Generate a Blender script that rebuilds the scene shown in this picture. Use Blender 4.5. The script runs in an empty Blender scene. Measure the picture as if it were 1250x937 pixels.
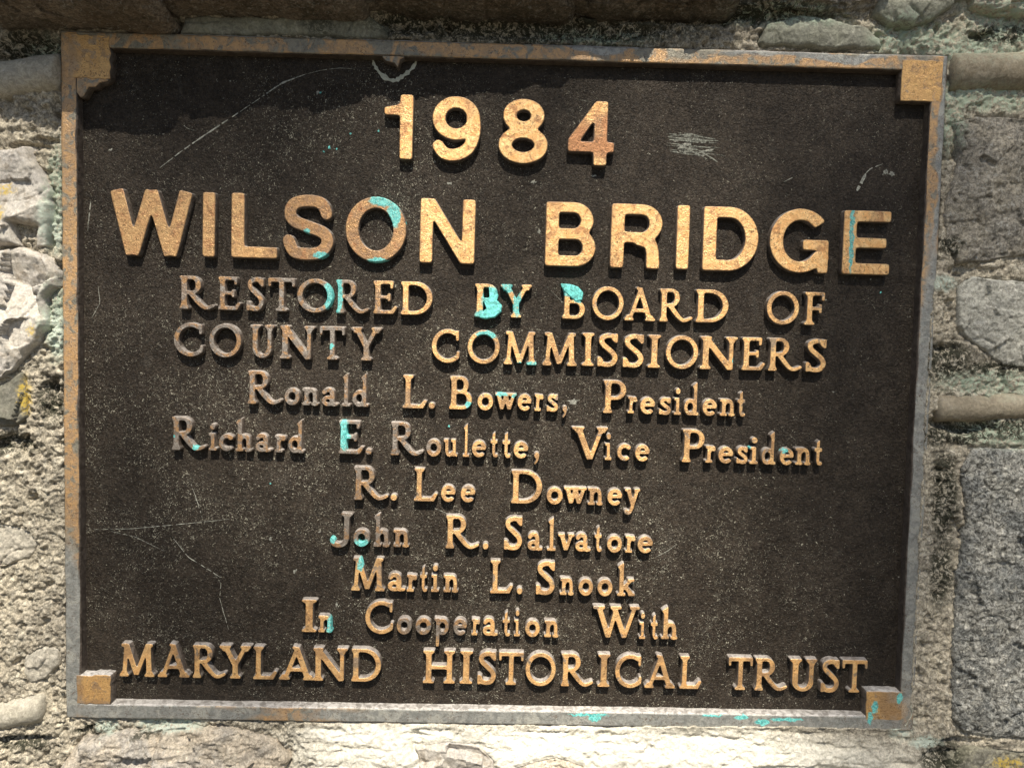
import bpy, bmesh, math, random
import numpy as np
from mathutils import Matrix, Vector
from mathutils.geometry import tessellate_polygon
C = bpy.context.scene

# ---------------------------------------------------------------- camera, sky, sun, exposure
cam = bpy.data.objects.new('camera', bpy.data.cameras.new('camera')); C.collection.objects.link(cam); C.camera = cam
cam.data.sensor_width = 36; cam.data.lens = 27.04; cam.data.clip_start = .02; cam.data.clip_end = 500
# pose solved from the plaque's four corners: rows are the camera's right, up and back in plaque axes (X, Z, -Y)
RM = ((0.99965320, 0.02273541, 0.01328864), (-0.02198658, 0.99829810, -0.05401382), (-0.01449405, 0.05370291, 0.99845176))
TV = (-0.00818032, -0.00561491, -0.53117760)
ax = [Vector((r[0], -r[2], r[1])) for r in RM]
loc = -(ax[0]*TV[0]+ax[1]*TV[1]+ax[2]*TV[2])
cam.matrix_world = Matrix(((ax[0].x, ax[1].x, ax[2].x, loc.x), (ax[0].y, ax[1].y, ax[2].y, loc.y), (ax[0].z, ax[1].z, ax[2].z, loc.z+1.4), (0, 0, 0, 1)))
w = bpy.data.worlds.new('World'); C.world = w; w.use_nodes = True
sky = w.node_tree.nodes.new('ShaderNodeTexSky'); sky.sky_type = 'NISHITA'; sky.sun_disc = False
sky.sun_elevation = math.radians(55.4); sky.sun_rotation = math.radians(177.1)
bg = w.node_tree.nodes['Background']; w.node_tree.links.new(sky.outputs[0], bg.inputs[0]); bg.inputs[1].default_value = .05
sun = bpy.data.objects.new('sun', bpy.data.lights.new('sun', 'SUN')); C.collection.objects.link(sun)
sun.data.energy = 5.0; sun.data.angle = math.radians(.53); sun.data.color = (1, .94, .82); sun.location = (0, -3, 6)
sun.rotation_euler = Vector((-.05, 1, -1.45)).to_track_quat('-Z', 'Y').to_euler()
C.view_settings.view_transform = 'Standard'; C.view_settings.look = 'None'; C.view_settings.exposure = 1.08; C.view_settings.gamma = 1

# ---------------------------------------------------------------- survey tables (millimetres in the plaque's plane, origin at its centre)
# share of sun wanted over the wall; the added branch's leaves follow it
def SHADE(x, z):
    """share of the sunlight the leaves let through at wall point x, z (mm)"""
    T = .42+.6*math.exp(-((x-60)/220)**2-((z+95)/250)**2)
    if x > 150: T *= 1-.58*min(1, (x-150)/150)
    if x > 302: T = max(T, .42)
    if x < -290: T = max(T, .85)
    return min(T, 1)
ROWS = [
    ('sans', 156.7, -0.006401, 43.93, '1-82.9:-62.8 9-50.1:-16.6 8-4.9:29.0 442.3:74.4'),
    ('sans', 87.61, -0.00281, 44.23, 'W-267.6:-212.2 I-205.4:-196.4 L-185.9:-154.0 S-150.8:-115.8 O-108.3:-66.5 N-57.4:-19.4 B28.7:63.7 R73.5:109.2 I119.0:128.2 D137.2:175.8 G183.4:225.0 E234.1:267.5'),
    ('serif', 51.62, -0.002658, 23.62, 'R-221.0:-196.3 E-194.7:-178.9 S-175.4:-163.3 T-160.6:-142.0 O-140.7:-116.2 R-114.0:-91.2 E-88.5:-71.8 D-69.6:-47.6 B-18.9:-0.7 Y-1.1:20.8 B41.6:57.6 O62.0:84.2 A84.7:106.4 R108.9:132.3 D134.2:157.0 O183.2:206.1 F209.5:223.9'),
    ('serif', 19.34, -0.002619, 23.73, 'C-224.9:-204.6 O-200.8:-178.5 U-172.8:-155.8 N-152.5:-128.2 T-125.0:-107.4 Y-103.6:-82.0 C-47.9:-28.3 O-23.3:-0.6 M1.9:25.0 M28.8:53.1 I56.1:64.7 S66.9:81.2 S84.6:99.2 I101.9:110.9 O114.2:137.1 N138.2:164.3 E167.3:184.0 R185.9:209.8 S212.0:226.4'),
    ('serif', -12.8, -0.004094, 23.9, 'R-174.3:-150.5 o-148.9:-138.1 n-136.8:-125.4 a-123.3:-111.6 l-109.7:-103.1 d-102.1:-90.6 L-67.5:-50.4 .-49.4:-44.7 B-35.2:-19.2 o-15.6:-4.4 w-3.4:11.7 e12.2:22.3 r23.9:30.6 s32.5:40.8 ,43.5:47.2 P71.8:87.9 r88.8:95.6 e97.5:108.3 s110.7:119.4 i121.0:126.6 d128.1:138.9 e141.0:151.5 n153.1:164.1 t165.1:171.6'),
    ('serif', -45.88, -0.003965, 24.06, 'R-226.4:-202.9 i-201.0:-195.0 c-193.9:-183.7 h-182.6:-170.9 a-168.7:-157.4 r-155.5:-147.5 d-146.1:-135.0 E-111.3:-93.6 .-92.6:-87.9 R-75.3:-52.1 o-50.5:-39.8 u-38.6:-28.4 l-25.2:-20.2 e-18.8:-8.5 t-6.1:-0.3 t2.2:8.6 e10.2:20.8 ,24.6:28.7 V50.5:76.0 i73.8:79.1 c82.5:92.4 e95.1:105.6 P127.9:143.7 r144.2:151.8 e153.4:164.2 s166.1:174.4 i175.3:181.8 d183.7:194.2 e196.4:206.7 n207.3:218.7 t220.6:227.1'),
    ('serif', -77.61, -0.002571, 24.22, 'R-100.4:-76.1 .-74.8:-69.9 L-58.6:-41.9 e-39.7:-29.2 e-26.0:-15.4 D9.2:31.1 o34.1:45.6 w46.1:62.3 n62.8:73.8 e76.6:87.3 y88.7:99.9'),
    ('serif', -110.6, -0.004812, 24.39, 'J-116.6:-100.8 o-100.4:-88.6 h-86.3:-74.8 n-72.5:-61.1 R-35.9:-12.1 .-9.9:-5.5 S5.0:18.0 a21.5:32.5 l35.2:41.7 v42.8:54.6 a55.1:66.4 t68.3:74.2 o77.3:88.3 r90.0:97.5 e98.9:110.0'),
    ('serif', -141.93, -0.003101, 24.54, 'M-101.5:-77.7 a-75.9:-63.2 r-62.7:-55.1 t-53.5:-47.7 i-45.5:-39.6 n-36.9:-26.1 L-4.1:12.2 .14.7:19.1 S28.2:41.6 n45.0:55.3 o58.1:68.8 o71.5:82.5 k85.4:98.4'),
    ('serif', -172.34, -0.002851, 24.1, 'I-135.8:-125.2 n-124.3:-114.2 C-91.3:-71.3 o-69.2:-58.3 o-56.0:-44.6 p-42.8:-32.2 e-29.4:-19.5 r-16.7:-10.2 a-8.6:2.5 t5.1:11.1 i13.3:18.1 o21.3:32.0 n34.7:45.3 W68.9:102.1 i101.8:106.8 t109.9:115.7 h117.5:129.5'),
    ('serif', -207.28, -0.006512, 24.55, 'M-262.9:-238.2 A-236.3:-213.7 R-211.9:-188.5 Y-193.2:-170.7 L-169.6:-152.7 A-151.3:-126.2 N-127.6:-102.9 D-100.6:-79.5 H-50.2:-27.3 I-24.3:-15.0 S-11.7:1.7 T3.1:21.0 O22.1:44.0 R47.5:70.6 I73.4:82.3 C85.7:105.0 A106.9:128.9 L131.7:147.6 T166.2:183.9 R185.4:209.1 U210.2:229.9 S232.5:245.9 T247.4:265.9'),
]
STONES = [
    ([(-370.8, 155.9), (-338.2, 156.3), (-321.4, 159.4), (-313.4, 143.4), (-304.8, 129.5), (-305.5, 113.1), (-309.5, 92.2), (-317.2, 90.9), (-314.9, 105.2), (-331.2, 107.0), (-327.0, 91.8), (-371.9, 90.7)], 0, 3.0, 3.0, 'violet', 4),
    ([(-371.6, 87.4), (-336.7, 89.9), (-327.9, 91.7), (-310.4, 87.8), (-301.8, 75.9), (-301.9, 64.9), (-309.6, 57.0), (-309.8, 38.2), (-315.4, 27.0), (-329.9, 11.1), (-340.0, 1.9), (-373.2, -8.8)], 0, 3.4, 3.6, 'violet', 4),
    ([(-375.3, -10.2), (-341.9, -1.6), (-328.5, 7.7), (-324.2, -7.9), (-323.8, -24.8), (-331.1, -31.2), (-375.7, -35.0)], -2, 2.5, 2.0, 'olive', 4),
    ([(-378.0, -97.3), (-338.7, -99.4), (-323.0, -103.7), (-318.0, -112.8), (-324.3, -123.3), (-340.2, -128.2), (-378.5, -127.8)], -2.2, 0.9, 0.8, 'pale', 6),
    ([(-329.6, -192.0), (-317.0, -184.7), (-304.5, -185.7), (-304.1, -198.6), (-313.9, -209.3), (-325.3, -213.0), (-330.9, -204.9)], -2.0, 0.7, 0.6, 'pale', 5),
    ([(-311.9, -281.7), (-289.0, -250.2), (-257.7, -244.4), (-220.8, -239.2), (-181.0, -241.5), (-152.5, -248.1), (-142.7, -262.7), (-155.0, -298.4), (-309.3, -300.6)], 1.0, 3.2, 3.0, 'brown', 5),
    ([(-55.1, -252.3), (-32.2, -247.9), (-9.2, -249.9), (1.4, -260.3), (3.5, -278.1), (-22.7, -296.4), (-54.5, -293.9), (-50.8, -270.0)], 2.0, 2.4, 3.2, 'violet', 3),
    ([(15.9, -265.1), (45.7, -256.9), (64.4, -263.2), (69.6, -283.3), (23.5, -293.0)], 2.0, 2.0, 1.5, 'brown', 4),
    ([(305.4, 191.4), (321.5, 196.2), (352.4, 195.9), (386.2, 197.9), (392.3, 99.4), (360.8, 102.0), (338.3, 98.1), (314.0, 95.3), (305.4, 107.3), (302.8, 135.1), (310.3, 162.9)], -1, 3.0, 3.0, 'brownviolet', 6),
    ([(314.9, 79.6), (324.7, 88.2), (359.0, 85.1), (393.0, 88.2), (397.0, 23.9), (351.1, 25.1), (327.2, 41.6), (316.4, 52.6)], -1, 3.0, 2.0, 'lightgrey', 6),
    ([(324.1, -46.4), (332.5, -32.4), (365.9, -31.7), (400.4, -29.2), (413.6, -240.4), (360.5, -239.4), (334.4, -236.2), (326.9, -226.8), (325.5, -179.3), (324.6, -120.6), (329.7, -85.5)], -1, 3.0, 1.8, 'bluegrey', 4),
    ([(325.6, -252.8), (338.3, -246.6), (379.8, -249.5), (415.1, -247.2), (418.0, -292.5), (329.0, -293.8)], -2, 2.5, 2.0, 'yellow', 5),
    ([(170.9, 241.8), (174.8, 254.8), (200.5, 260.4), (225.6, 257.3), (243.6, 253.5), (253.4, 246.2), (254.3, 239.2), (209.8, 238.0), (173.7, 239.2)], -1, 4.0, 1.0, 'greengrey', 5),
    ([(-221.9, 235.4), (-218.6, 248.3), (-176.0, 250.6), (-159.6, 248.9), (-121.3, 252.7), (-93.9, 252.4), (-82.8, 245.7), (-78.3, 237.2), (-148.6, 237.4)], -3.0, 2.6, 0.8, 'greengrey', 4),
    ([(248.0, 271.9), (247.4, 261.2), (257.6, 255.1), (274.2, 254.0), (289.4, 259.2), (301.0, 268.1), (304.8, 279.9), (255.2, 281.1)], 1, 7.0, 2.0, 'greengrey', 6),
    ([(314.5, 286.9), (312.8, 268.6), (326.9, 263.6), (346.5, 262.1), (379.6, 266.2), (378.2, 288.7)], 0, 5.0, 2.0, 'brown', 6),
]
BEADS = [
    ([(-369.4, 199.7), (-337.0, 202.7), (-318.1, 206.5), (-298.6, 209.1)], 13.0, 'bead'),
    ([(-376.5, -237.1), (-342.6, -234.8), (-325.7, -231.0), (-313.8, -229.0)], 10.8, 'bead'),
    ([(300.7, 225.5), (321.3, 226.1), (349.2, 227.4), (382.8, 228.3)], 13.0, 'beadbrown'),
    ([(303.5, -5.3), (322.8, -4.4), (362.8, -2.4), (397.2, -2.2)], 9.6, 'beadbrown'),
]
VERDIGRIS_LETTERS = [(-81.51, 129.56, 10.21, 4.54), (-75.22, 119.74, 3.97, 8.5), (-85.42, 87.77, 7.37, 2.27), (-124.66, 90.73, 5.1, 2.27), (-134.3, 106.62, 2.27, 1.7), (-118.23, 62.94, 4.54, 10.21), (-112.63, 64.19, 2.83, 12.47), (-6.78, 63.31, 6.8, 8.5), (-11.65, 53.07, 7.37, 3.4), (4.86, 73.14, 5.1, 4.54), (10.77, 61.47, 2.83, 8.5), (47.3, 70.77, 6.8, 3.97), (53.08, 66.41, 4.54, 3.97), (-10.79, 38.98, 6.8, 2.83), (12.31, 19.69, 2.83, 1.13), (21.96, 19.9, 4.54, 1.7), (-117.33, 29.22, 1.7, 2.27), (-21.14, -9.5, 2.83, 2.27), (0.86, -1.61, 3.97, 1.42), (10.55, -2.54, 2.27, 1.7), (-107.64, -31.9, 3.97, 10.77), (-210.52, -43.21, 1.98, 1.7), (-224.62, -35.52, 1.13, 1.13), (-114.84, -104.58, 2.27, 3.97), (-94.8, -108.83, 6.24, 3.4), (-103.83, -118.88, 1.7, 2.27), (-95.2, -122.79, 1.98, 4.54), (-115.92, -167.02, 2.83, 6.24), (239.93, 111.91, 1.47, 23.81), (200.11, -36.93, 2.27, 1.7), (175.24, -34.56, 1.7, 1.13), (238.4, 71.33, 1.7, 2.83), (162.04, 24.17, 1.13, 3.4), (-66.21, 115.52, 1.13, 1.7), (-102.27, 91.27, 1.7, 1.13)]
VERDIGRIS_FRAME = [(67.28, -227.21, 13.61, 0.91), (72.0, -229.51, 4.54, 1.98), (176.21, -227.53, 5.1, 1.42), (190.94, -230.58, 5.1, 2.27), (208.41, -228.51, 11.34, 1.25), (271.23, -218.54, 2.27, 4.54), (268.09, -226.35, 1.7, 4.54), (288.49, -211.69, 2.27, 3.4), (155.73, -226.37, 6.8, 0.85)]
SCRATCHES = [([(-236.4, 148.1), (-221.3, 160.1), (-205.8, 171.0), (-187.4, 183.6), (-172.4, 193.9)], 0.8), ([(-172.4, 193.9), (-161.3, 201.9), (-153.0, 207.6), (-138.0, 213.5)], 0.9), ([(-138.0, 213.5), (-126.9, 216.6), (-114.1, 218.5), (-105.7, 218.2)], 0.35), ([(-285.7, 104.1), (-284.5, 115.3), (-283.3, 125.9)], 0.5), ([(-284.3, -103.2), (-256.9, -102.1), (-231.1, -99.2), (-208.3, -96.5), (-186.5, -93.7)], 0.4), ([(-271.2, -104.1), (-254.0, -107.8), (-234.0, -117.4)], 0.3), ([(-228.3, -107.3), (-216.8, -121.7), (-202.5, -130.2), (-193.9, -135.9)], 0.45), ([(-198.5, -133.1), (-193.9, -140.0), (-195.0, -150.6), (-188.6, -172.9)], 0.35), ([(-226.9, 128.9), (-221.4, 120.7), (-215.8, 117.0)], 0.25), ([(-224.1, 181.5), (-218.0, 175.1), (-211.3, 173.6)], 0.25), ([(193.4, 149.6), (197.8, 152.0), (201.2, 153.8)], 0.35), ([(244.5, 144.8), (247.6, 151.0), (250.2, 156.7)], 2.0), ([(249.1, 155.6), (252.9, 160.1), (261.9, 163.7)], 0.6), ([(292.9, 28.1), (292.3, 51.1), (292.2, 85.4), (293.1, 113.8)], 0.3), ([(294.5, 142.1), (294.3, 156.1), (294.7, 170.2)], 0.3), ([(-44.7, -83.3), (-36.0, -86.7), (-27.3, -90.0)], 0.25), ([(112.7, -115.5), (121.3, -110.6), (127.5, -105.8)], 0.3), ([(-215.1, -69.3), (-211.1, -80.8), (-207.1, -93.5)], 0.4), ([(-278.7, 66.2), (-277.6, 54.9), (-283.3, 44.7)], 0.4), ([(31.1, 73.5), (44.0, 61.3), (52.8, 51.3)], 0.25), ([(45.9, 202.5), (65.7, 198.6), (79.7, 200.1)], 0.2), ([(118.1, 172.9), (133.2, 172.1), (148.3, 171.6)], 0.5), ([(110.6, 180.3), (120.4, 179.2), (130.1, 179.2)], 0.38), ([(117.8, 177.9), (128.0, 177.5), (138.3, 175.6)], 0.61), ([(124.0, 171.2), (131.9, 167.3), (139.7, 163.6)], 1.0), ([(111.4, 178.2), (128.8, 176.6), (146.2, 176.2)], 1.07), ([(117.3, 174.0), (125.0, 172.7), (132.7, 171.7)], 0.54), ([(110.8, 176.2), (117.8, 176.2), (124.7, 175.6)], 0.78), ([(117.1, 181.1), (126.4, 180.7), (135.8, 179.1)], 0.68), ([(114.8, 176.9), (128.7, 176.4), (142.7, 173.8)], 0.32), ([(133.7, 171.6), (136.9, 169.9), (140.2, 167.8)], 0.31), ([(110.9, 180.4), (127.9, 179.5), (145.0, 177.4)], 1.04), ([(113.3, 168.5), (122.9, 167.3), (132.4, 167.6)], 0.9), ([(119.7, 170.6), (125.2, 170.8), (130.8, 170.3)], 0.59), ([(112.1, 179.1), (126.0, 178.5), (139.9, 176.6)], 0.54), ([(116.8, 170.5), (131.0, 168.6), (145.1, 168.7)], 0.34), ([(115.7, 167.9), (125.9, 166.7), (136.1, 166.4)], 0.5), ([(110.7, 172.3), (128.1, 171.6), (145.4, 171.9)], 0.47), ([(130.3, 168.4), (134.4, 166.5), (138.5, 164.0)], 0.42), ([(112.7, 169.8), (123.5, 168.2), (134.3, 167.9)], 0.69), ([(129.1, 171.7), (134.5, 168.3), (139.8, 166.7)], 0.96), ([(111.1, 173.9), (127.9, 172.7), (144.8, 170.8)], 0.71), ([(115.1, 173.8), (121.0, 173.0), (127.0, 172.3)], 0.91), ([(117.6, 176.3), (126.2, 175.7), (134.8, 174.5)], 0.85), ([(120.5, 177.3), (133.8, 176.3), (147.0, 176.5)], 0.74), ([(117.1, 177.8), (128.0, 176.7), (138.9, 175.9)], 0.94), ([(116.8, 176.5), (131.2, 175.1), (145.5, 174.8)], 0.97), ([(117.6, 169.6), (134.9, 167.9), (152.3, 166.3)], 0.43), ([(120.7, 170.1), (131.8, 169.6), (142.9, 169.1)], 0.44), ([(130.4, 171.1), (138.6, 166.8), (146.8, 161.9)], 0.99), ([(121.1, 177.7), (128.7, 177.0), (136.3, 176.3)], 0.44)]
FLAKES = [(-129.0, 201.7, 2.6, 4.0, -25), (-188.6, 207.7, 1.4, 1.7, 0), (-121.0, 187.0, 1.4, 0.9, 0), (267.9, 157.2, 6.8, 4.0, 0), (264.4, 158.7, 4.5, 5.7, 20), (123.1, 172.4, 12.5, 3.4, 12), (138.5, 169.5, 11.3, 2.3, 10), (117.3, 175.6, 5.7, 2.8, 0), (51.5, -6.0, 9.1, 5.7, 0), (45.9, -11.9, 5.1, 4.5, 30), (267.9, 157.2, 2.8, 1.7, 0), (262.2, 156.5, 1.7, 1.1, 20), (-159.5, -107.2, 2.8, 4.0, 30), (-125.1, -101.8, 4.0, 1.1, 10), (-142.1, -130.3, 2.8, 4.5, -30), (-112.4, -153.3, 1.7, 4.5, 0), (116.7, -94.8, 1.7, 1.7, 0), (-269.8, 159.4, 4.0, 1.7, 25), (-107.2, -157.9, 1.1, 1.7, 0), (287.3, -126.4, 1.7, 1.7, 0), (24.5, 111.2, 2.3, 4.0, 10), (-37.9, 142.6, 4.5, 2.8, 0), (19.7, 145.2, 5.1, 2.8, 0), (60.9, 150.2, 4.5, 2.3, 0), (127.1, 170.3, 5.7, 2.3, 8), (136.4, 166.1, 4.0, 1.7, 20), (234.2, 4.9, 1.7, 1.7, 10)]
SPECKS = [(-124.7, 162.1, 0.9), (-106.4, 174.7, 0.9), (-87.3, 176.9, 0.9), (-120.8, 164.9, 1.2), (-115.8, 164.0, 0.8), (-35.4, -25.1, 1.0), (-127.3, 201.7, 0.9), (-101.9, 226.5, 0.7), (-56.2, 227.3, 0.7), (-159.7, -68.2, 0.7), (-185.4, 96.5, 0.7), (264.5, 75.1, 0.9), (226.1, 69.0, 0.7), (257.1, 84.0, 0.7), (-98.6, 93.0, 0.9), (-29.4, -222.0, 0.9)]
STUB = [(-86.3, 228.8), (-66.4, 229.3), (-66.3, 226.6), (-72.4, 223.2), (-73.9, 217.7), (-76.2, 220.9), (-81.8, 221.8), (-84.0, 224.0)]
RING = [(-92.5, 228.4), (-91.3, 221.9), (-87.3, 216.0), (-81.7, 211.8), (-76.6, 210.8), (-71.1, 214.2), (-65.0, 219.3), (-61.7, 224.9), (-61.8, 229.3)]
CHIP = [(-288.9, 205.4), (-266.2, 206.0), (-268.2, 203.3), (-273.7, 202.0), (-275.9, 199.3), (-280.8, 199.1), (-284.1, 193.1), (-286.3, 192.0), (-289.0, 195.7)]
CAVITIES = [(-307.8, -12.1, 6.8, 13.6, -9), (-336.1, -43.2, 13.6, 6.2, -6), (-308.0, 92.6, 2.3, 7.9, -5), (-301.5, 73.4, 1.7, 6.8, -5), (-323.7, 159.0, 14.7, 2.8, -4), (-311.7, 162.6, 7.9, 3.4, -4), (-303.8, 185.6, 2.8, 7.9, -5), (-317.6, 225.0, 17.0, 6.8, -9), (-334.0, 217.1, 22.7, 4.0, -7), (16.3, 248.3, 73.7, 6.8, -9), (99.0, 259.3, 68.0, 5.7, -8), (-66.3, 250.3, 22.7, 7.9, -7), (-227.7, 240.4, 7.9, 5.1, -9), (326.0, -17.8, 17.0, 5.7, -7), (308.5, -14.2, 10.2, 3.4, -5), (306.5, -63.2, 5.1, 22.7, -2.5), (319.7, -28.3, 5.7, 4.5, -3), (322.9, 91.2, 17.0, 4.0, -3), (299.1, 163.1, 4.0, 22.7, -2.5), (322.5, 249.9, 6.8, 2.8, -5), (318.4, -255.0, 12.5, 7.9, -5), (338.4, -243.2, 17.0, 2.3, -4), (-331.2, -251.9, 22.7, 2.3, -6), (-309.8, -217.4, 4.5, 10.2, -2.5), (-150.7, -262.2, 7.9, 7.9, -3), (-52.8, -248.7, 4.5, 7.9, -3), (-231.2, -238.5, 22.7, 1.7, -2), (277.6, 28.0, 0.1, 0.1, 0), (305.9, 34.3, 14.2, 5.7, -2)]
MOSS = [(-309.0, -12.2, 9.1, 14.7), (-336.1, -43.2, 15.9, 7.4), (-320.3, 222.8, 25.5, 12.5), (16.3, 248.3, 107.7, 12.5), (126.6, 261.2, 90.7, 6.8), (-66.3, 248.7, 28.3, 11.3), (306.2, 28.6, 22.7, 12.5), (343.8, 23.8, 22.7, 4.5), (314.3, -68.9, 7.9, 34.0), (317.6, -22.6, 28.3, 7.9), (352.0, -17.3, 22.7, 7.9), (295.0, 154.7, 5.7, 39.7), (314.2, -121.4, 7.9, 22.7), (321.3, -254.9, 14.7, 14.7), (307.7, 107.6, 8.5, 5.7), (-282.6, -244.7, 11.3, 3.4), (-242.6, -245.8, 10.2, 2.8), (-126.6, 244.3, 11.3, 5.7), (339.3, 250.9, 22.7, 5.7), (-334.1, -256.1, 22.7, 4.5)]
GREEN = [(266.6, 247.2, 17.0, 12.5), (289.0, 247.8, 22.7, 10.2), (323.0, 241.7, 39.7, 9.1), (324.8, 209.0, 34.0, 7.9), (300.1, 196.2, 11.3, 22.7), (349.8, 263.1, 34.0, 22.7), (344.4, 13.5, 34.0, 7.9), (355.1, -21.8, 28.3, 7.9), (-302.2, 125.7, 6.8, 28.3), (-304.0, 42.8, 7.9, 22.7), (-309.5, 222.0, 15.9, 7.9), (187.9, 258.6, 34.0, 5.7), (55.2, 242.9, 34.0, 5.7)]
PALE_LICHEN = [(-228.3, -239.7, 20.4, 4.0), (-271.2, -242.1, 6.8, 4.5), (-304.1, 34.5, 6.8, 14.7), (-306.7, 106.4, 5.7, 14.7), (303.4, 82.3, 9.1, 4.5), (308.9, -243.1, 10.2, 3.4), (290.5, -228.4, 7.9, 11.3), (286.2, 5.4, 5.7, 7.9)]
YELLOW_LICHEN = [(-336.1, 129.3, 6.8, 3.4), (-338.0, 112.8, 4.0, 5.1), (-318.5, 35.8, 2.8, 4.5), (-325.6, -8.0, 3.4, 11.3), (368.8, -258.4, 9.1, 3.4)]
# ---------------------------------------------------------------- letter shapes
# glyph = list of ('p', [(x,y)...]) polygons, drawn in cap-height units
def _rect(x0, y0, x1, y1): return [(x0, y0), (x1, y0), (x1, y1), (x0, y1)]
def _seg(a, b, w, w2=None):
    w2 = w if w2 is None else w2
    dx, dy = b[0]-a[0], b[1]-a[1]; L = math.hypot(dx, dy) or 1e-9
    nx, ny = -dy/L, dx/L
    return [(a[0]+nx*w/2, a[1]+ny*w/2), (b[0]+nx*w2/2, b[1]+ny*w2/2), (b[0]-nx*w2/2, b[1]-ny*w2/2), (a[0]-nx*w/2, a[1]-ny*w/2)]
def _dot(x, y, r, ry=None):
    ry = ry or r
    return [(x+r*math.cos(t*math.pi/12), y+ry*math.sin(t*math.pi/12)) for t in range(24)]
def _arc(cx, cy, rx, ry, a0, a1, wv, wh=None):
    """elliptic stroke; centre line radii rx, ry; wv = weight where the stroke runs upright, wh = where it runs level"""
    wh = wv if wh is None else wh
    n = max(6, int(abs(a1-a0)/7)); P = []
    pts = []
    for i in range(n+1):
        a = math.radians(a0+(a1-a0)*i/n); c, s = math.cos(a), math.sin(a)
        w = wv*c*c + wh*s*s
        tx, ty = -rx*s, ry*c; L = math.hypot(tx, ty)
        nx, ny = ty/L, -tx/L
        x, y = cx+rx*c, cy+ry*s
        pts.append(((x+nx*w/2, y+ny*w/2), (x-nx*w/2, y-ny*w/2)))
    for i in range(n):
        P.append([pts[i][0], pts[i+1][0], pts[i+1][1], pts[i][1]])
    return P
def _curve(pts, w0, w1=None, n=8):
    """Catmull-Rom stroke through pts"""
    w1 = w0 if w1 is None else w1
    q = [pts[0]]+list(pts)+[pts[-1]]; out = []
    for i in range(1, len(q)-2):
        for k in range(n):
            t = k/n; r = []
            for d in (0, 1):
                a, b, c, e = q[i-1][d], q[i][d], q[i+1][d], q[i+2][d]
                r.append(.5*(2*b+(c-a)*t+(2*a-5*b+4*c-e)*t*t+(3*b-a-3*c+e)*t**3))
            out.append(tuple(r))
    out.append(pts[-1]); P = []; N = len(out)-1
    for i in range(N):
        wa = w0+(w1-w0)*i/N; wb = w0+(w1-w0)*(i+1)/N
        P.append(_seg(out[i], out[i+1], wa, wb))
        if i: P.append(_dot(out[i][0], out[i][1], wa/2*.98))
    return P

def sans_glyph(c):
    w = .205; h = w/2
    if c == '1': return [_rect(.25, 0, .46, 1), [(.46, 1), (.33, 1), (.22, .84), (.0, .80), (.0, .68), (.27, .68)]]
    if c == '9': return _arc(.37, .66, .27, .25, 0, 360, w*.98, w*.86) + _curve([(.62, .72), (.66, .50), (.58, .22), (.40, .10), (.20, .11), (.09, .24)], w*.95, w*.9)
    if c == '8': return _arc(.385, .74, .215, .175, 0, 360, w, w*.82) + _arc(.385, .285, .275, .20, 0, 360, w, w*.86)
    if c == '4': return [_rect(.42, 0, .63, 1), _rect(.0, .21, .75, .37), [(.0, .21), (.0, .40), (.44, 1), (.63, 1), (.47, .78), (.19, .37)]]
    if c == 'W': return [_seg((.105, 1), (.345, 0), w), _seg((.345, 0), (.625, 1), w*.9), _seg((.625, 1), (.905, 0), w*.9), _seg((.905, 0), (1.145, 1), w),
                         _rect(.255, -.0, .44, .06), _rect(.815, 0, 1.0, .06), _rect(.52, .94, .73, 1)]
    if c == 'I': return [_rect(0, 0, .21, 1)]
    if c == 'L': return [_rect(0, 0, .21, 1), _rect(0, 0, .73, .175)]
    if c == 'S': return _curve([(.68, .70), (.60, .87), (.40, .915), (.19, .87), (.115, .74), (.17, .60), (.40, .51), (.63, .42), (.695, .28), (.60, .13), (.40, .085), (.18, .12), (.09, .31)], w*.9)
    if c == 'O': return _arc(.48, .5, .375, .42, 0, 360, w, w*.86)
    if c == 'N': return [_rect(0, 0, .2, 1), _rect(.66, 0, .86, 1), [(0, 1), (.22, 1), (.86, 0), (.64, 0)]]
    if c == 'B': return [_rect(0, 0, .21, 1), _rect(0, .84, .45, 1), _rect(0, .425, .5, .59), _rect(0, 0, .5, .165)] + _arc(.44, .715, .215, .205, -90, 90, w*.98, .16) + _arc(.48, .295, .215, .213, -90, 90, w, .165)
    if c == 'R': return [_rect(0, 0, .21, 1), _rect(0, .84, .48, 1), _rect(0, .40, .5, .56)] + _arc(.47, .70, .225, .22, -90, 90, w, .16) + _curve([(.42, .46), (.60, .40), (.655, .27), (.66, .13)], w*.95) + [[(.56, .16), (.765, .16), (.775, 0), (.565, 0)]]
    if c == 'D': return [_rect(0, 0, .21, 1), _rect(0, .835, .42, 1), _rect(0, 0, .42, .165)] + _arc(.40, .5, .36, .418, -90, 90, w, .165)
    if c == 'G': return _arc(.48, .5, .37, .415, 38, 330, w, w*.86) + [_rect(.52, .36, .92, .52), _rect(.76, .0, .92, .40), _seg((.76, .18), (.88, .30), .16)]
    if c == 'E': return [_rect(0, 0, .21, 1), _rect(0, .83, .74, 1), _rect(0, .42, .69, .58), _rect(0, 0, .75, .175)]

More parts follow.
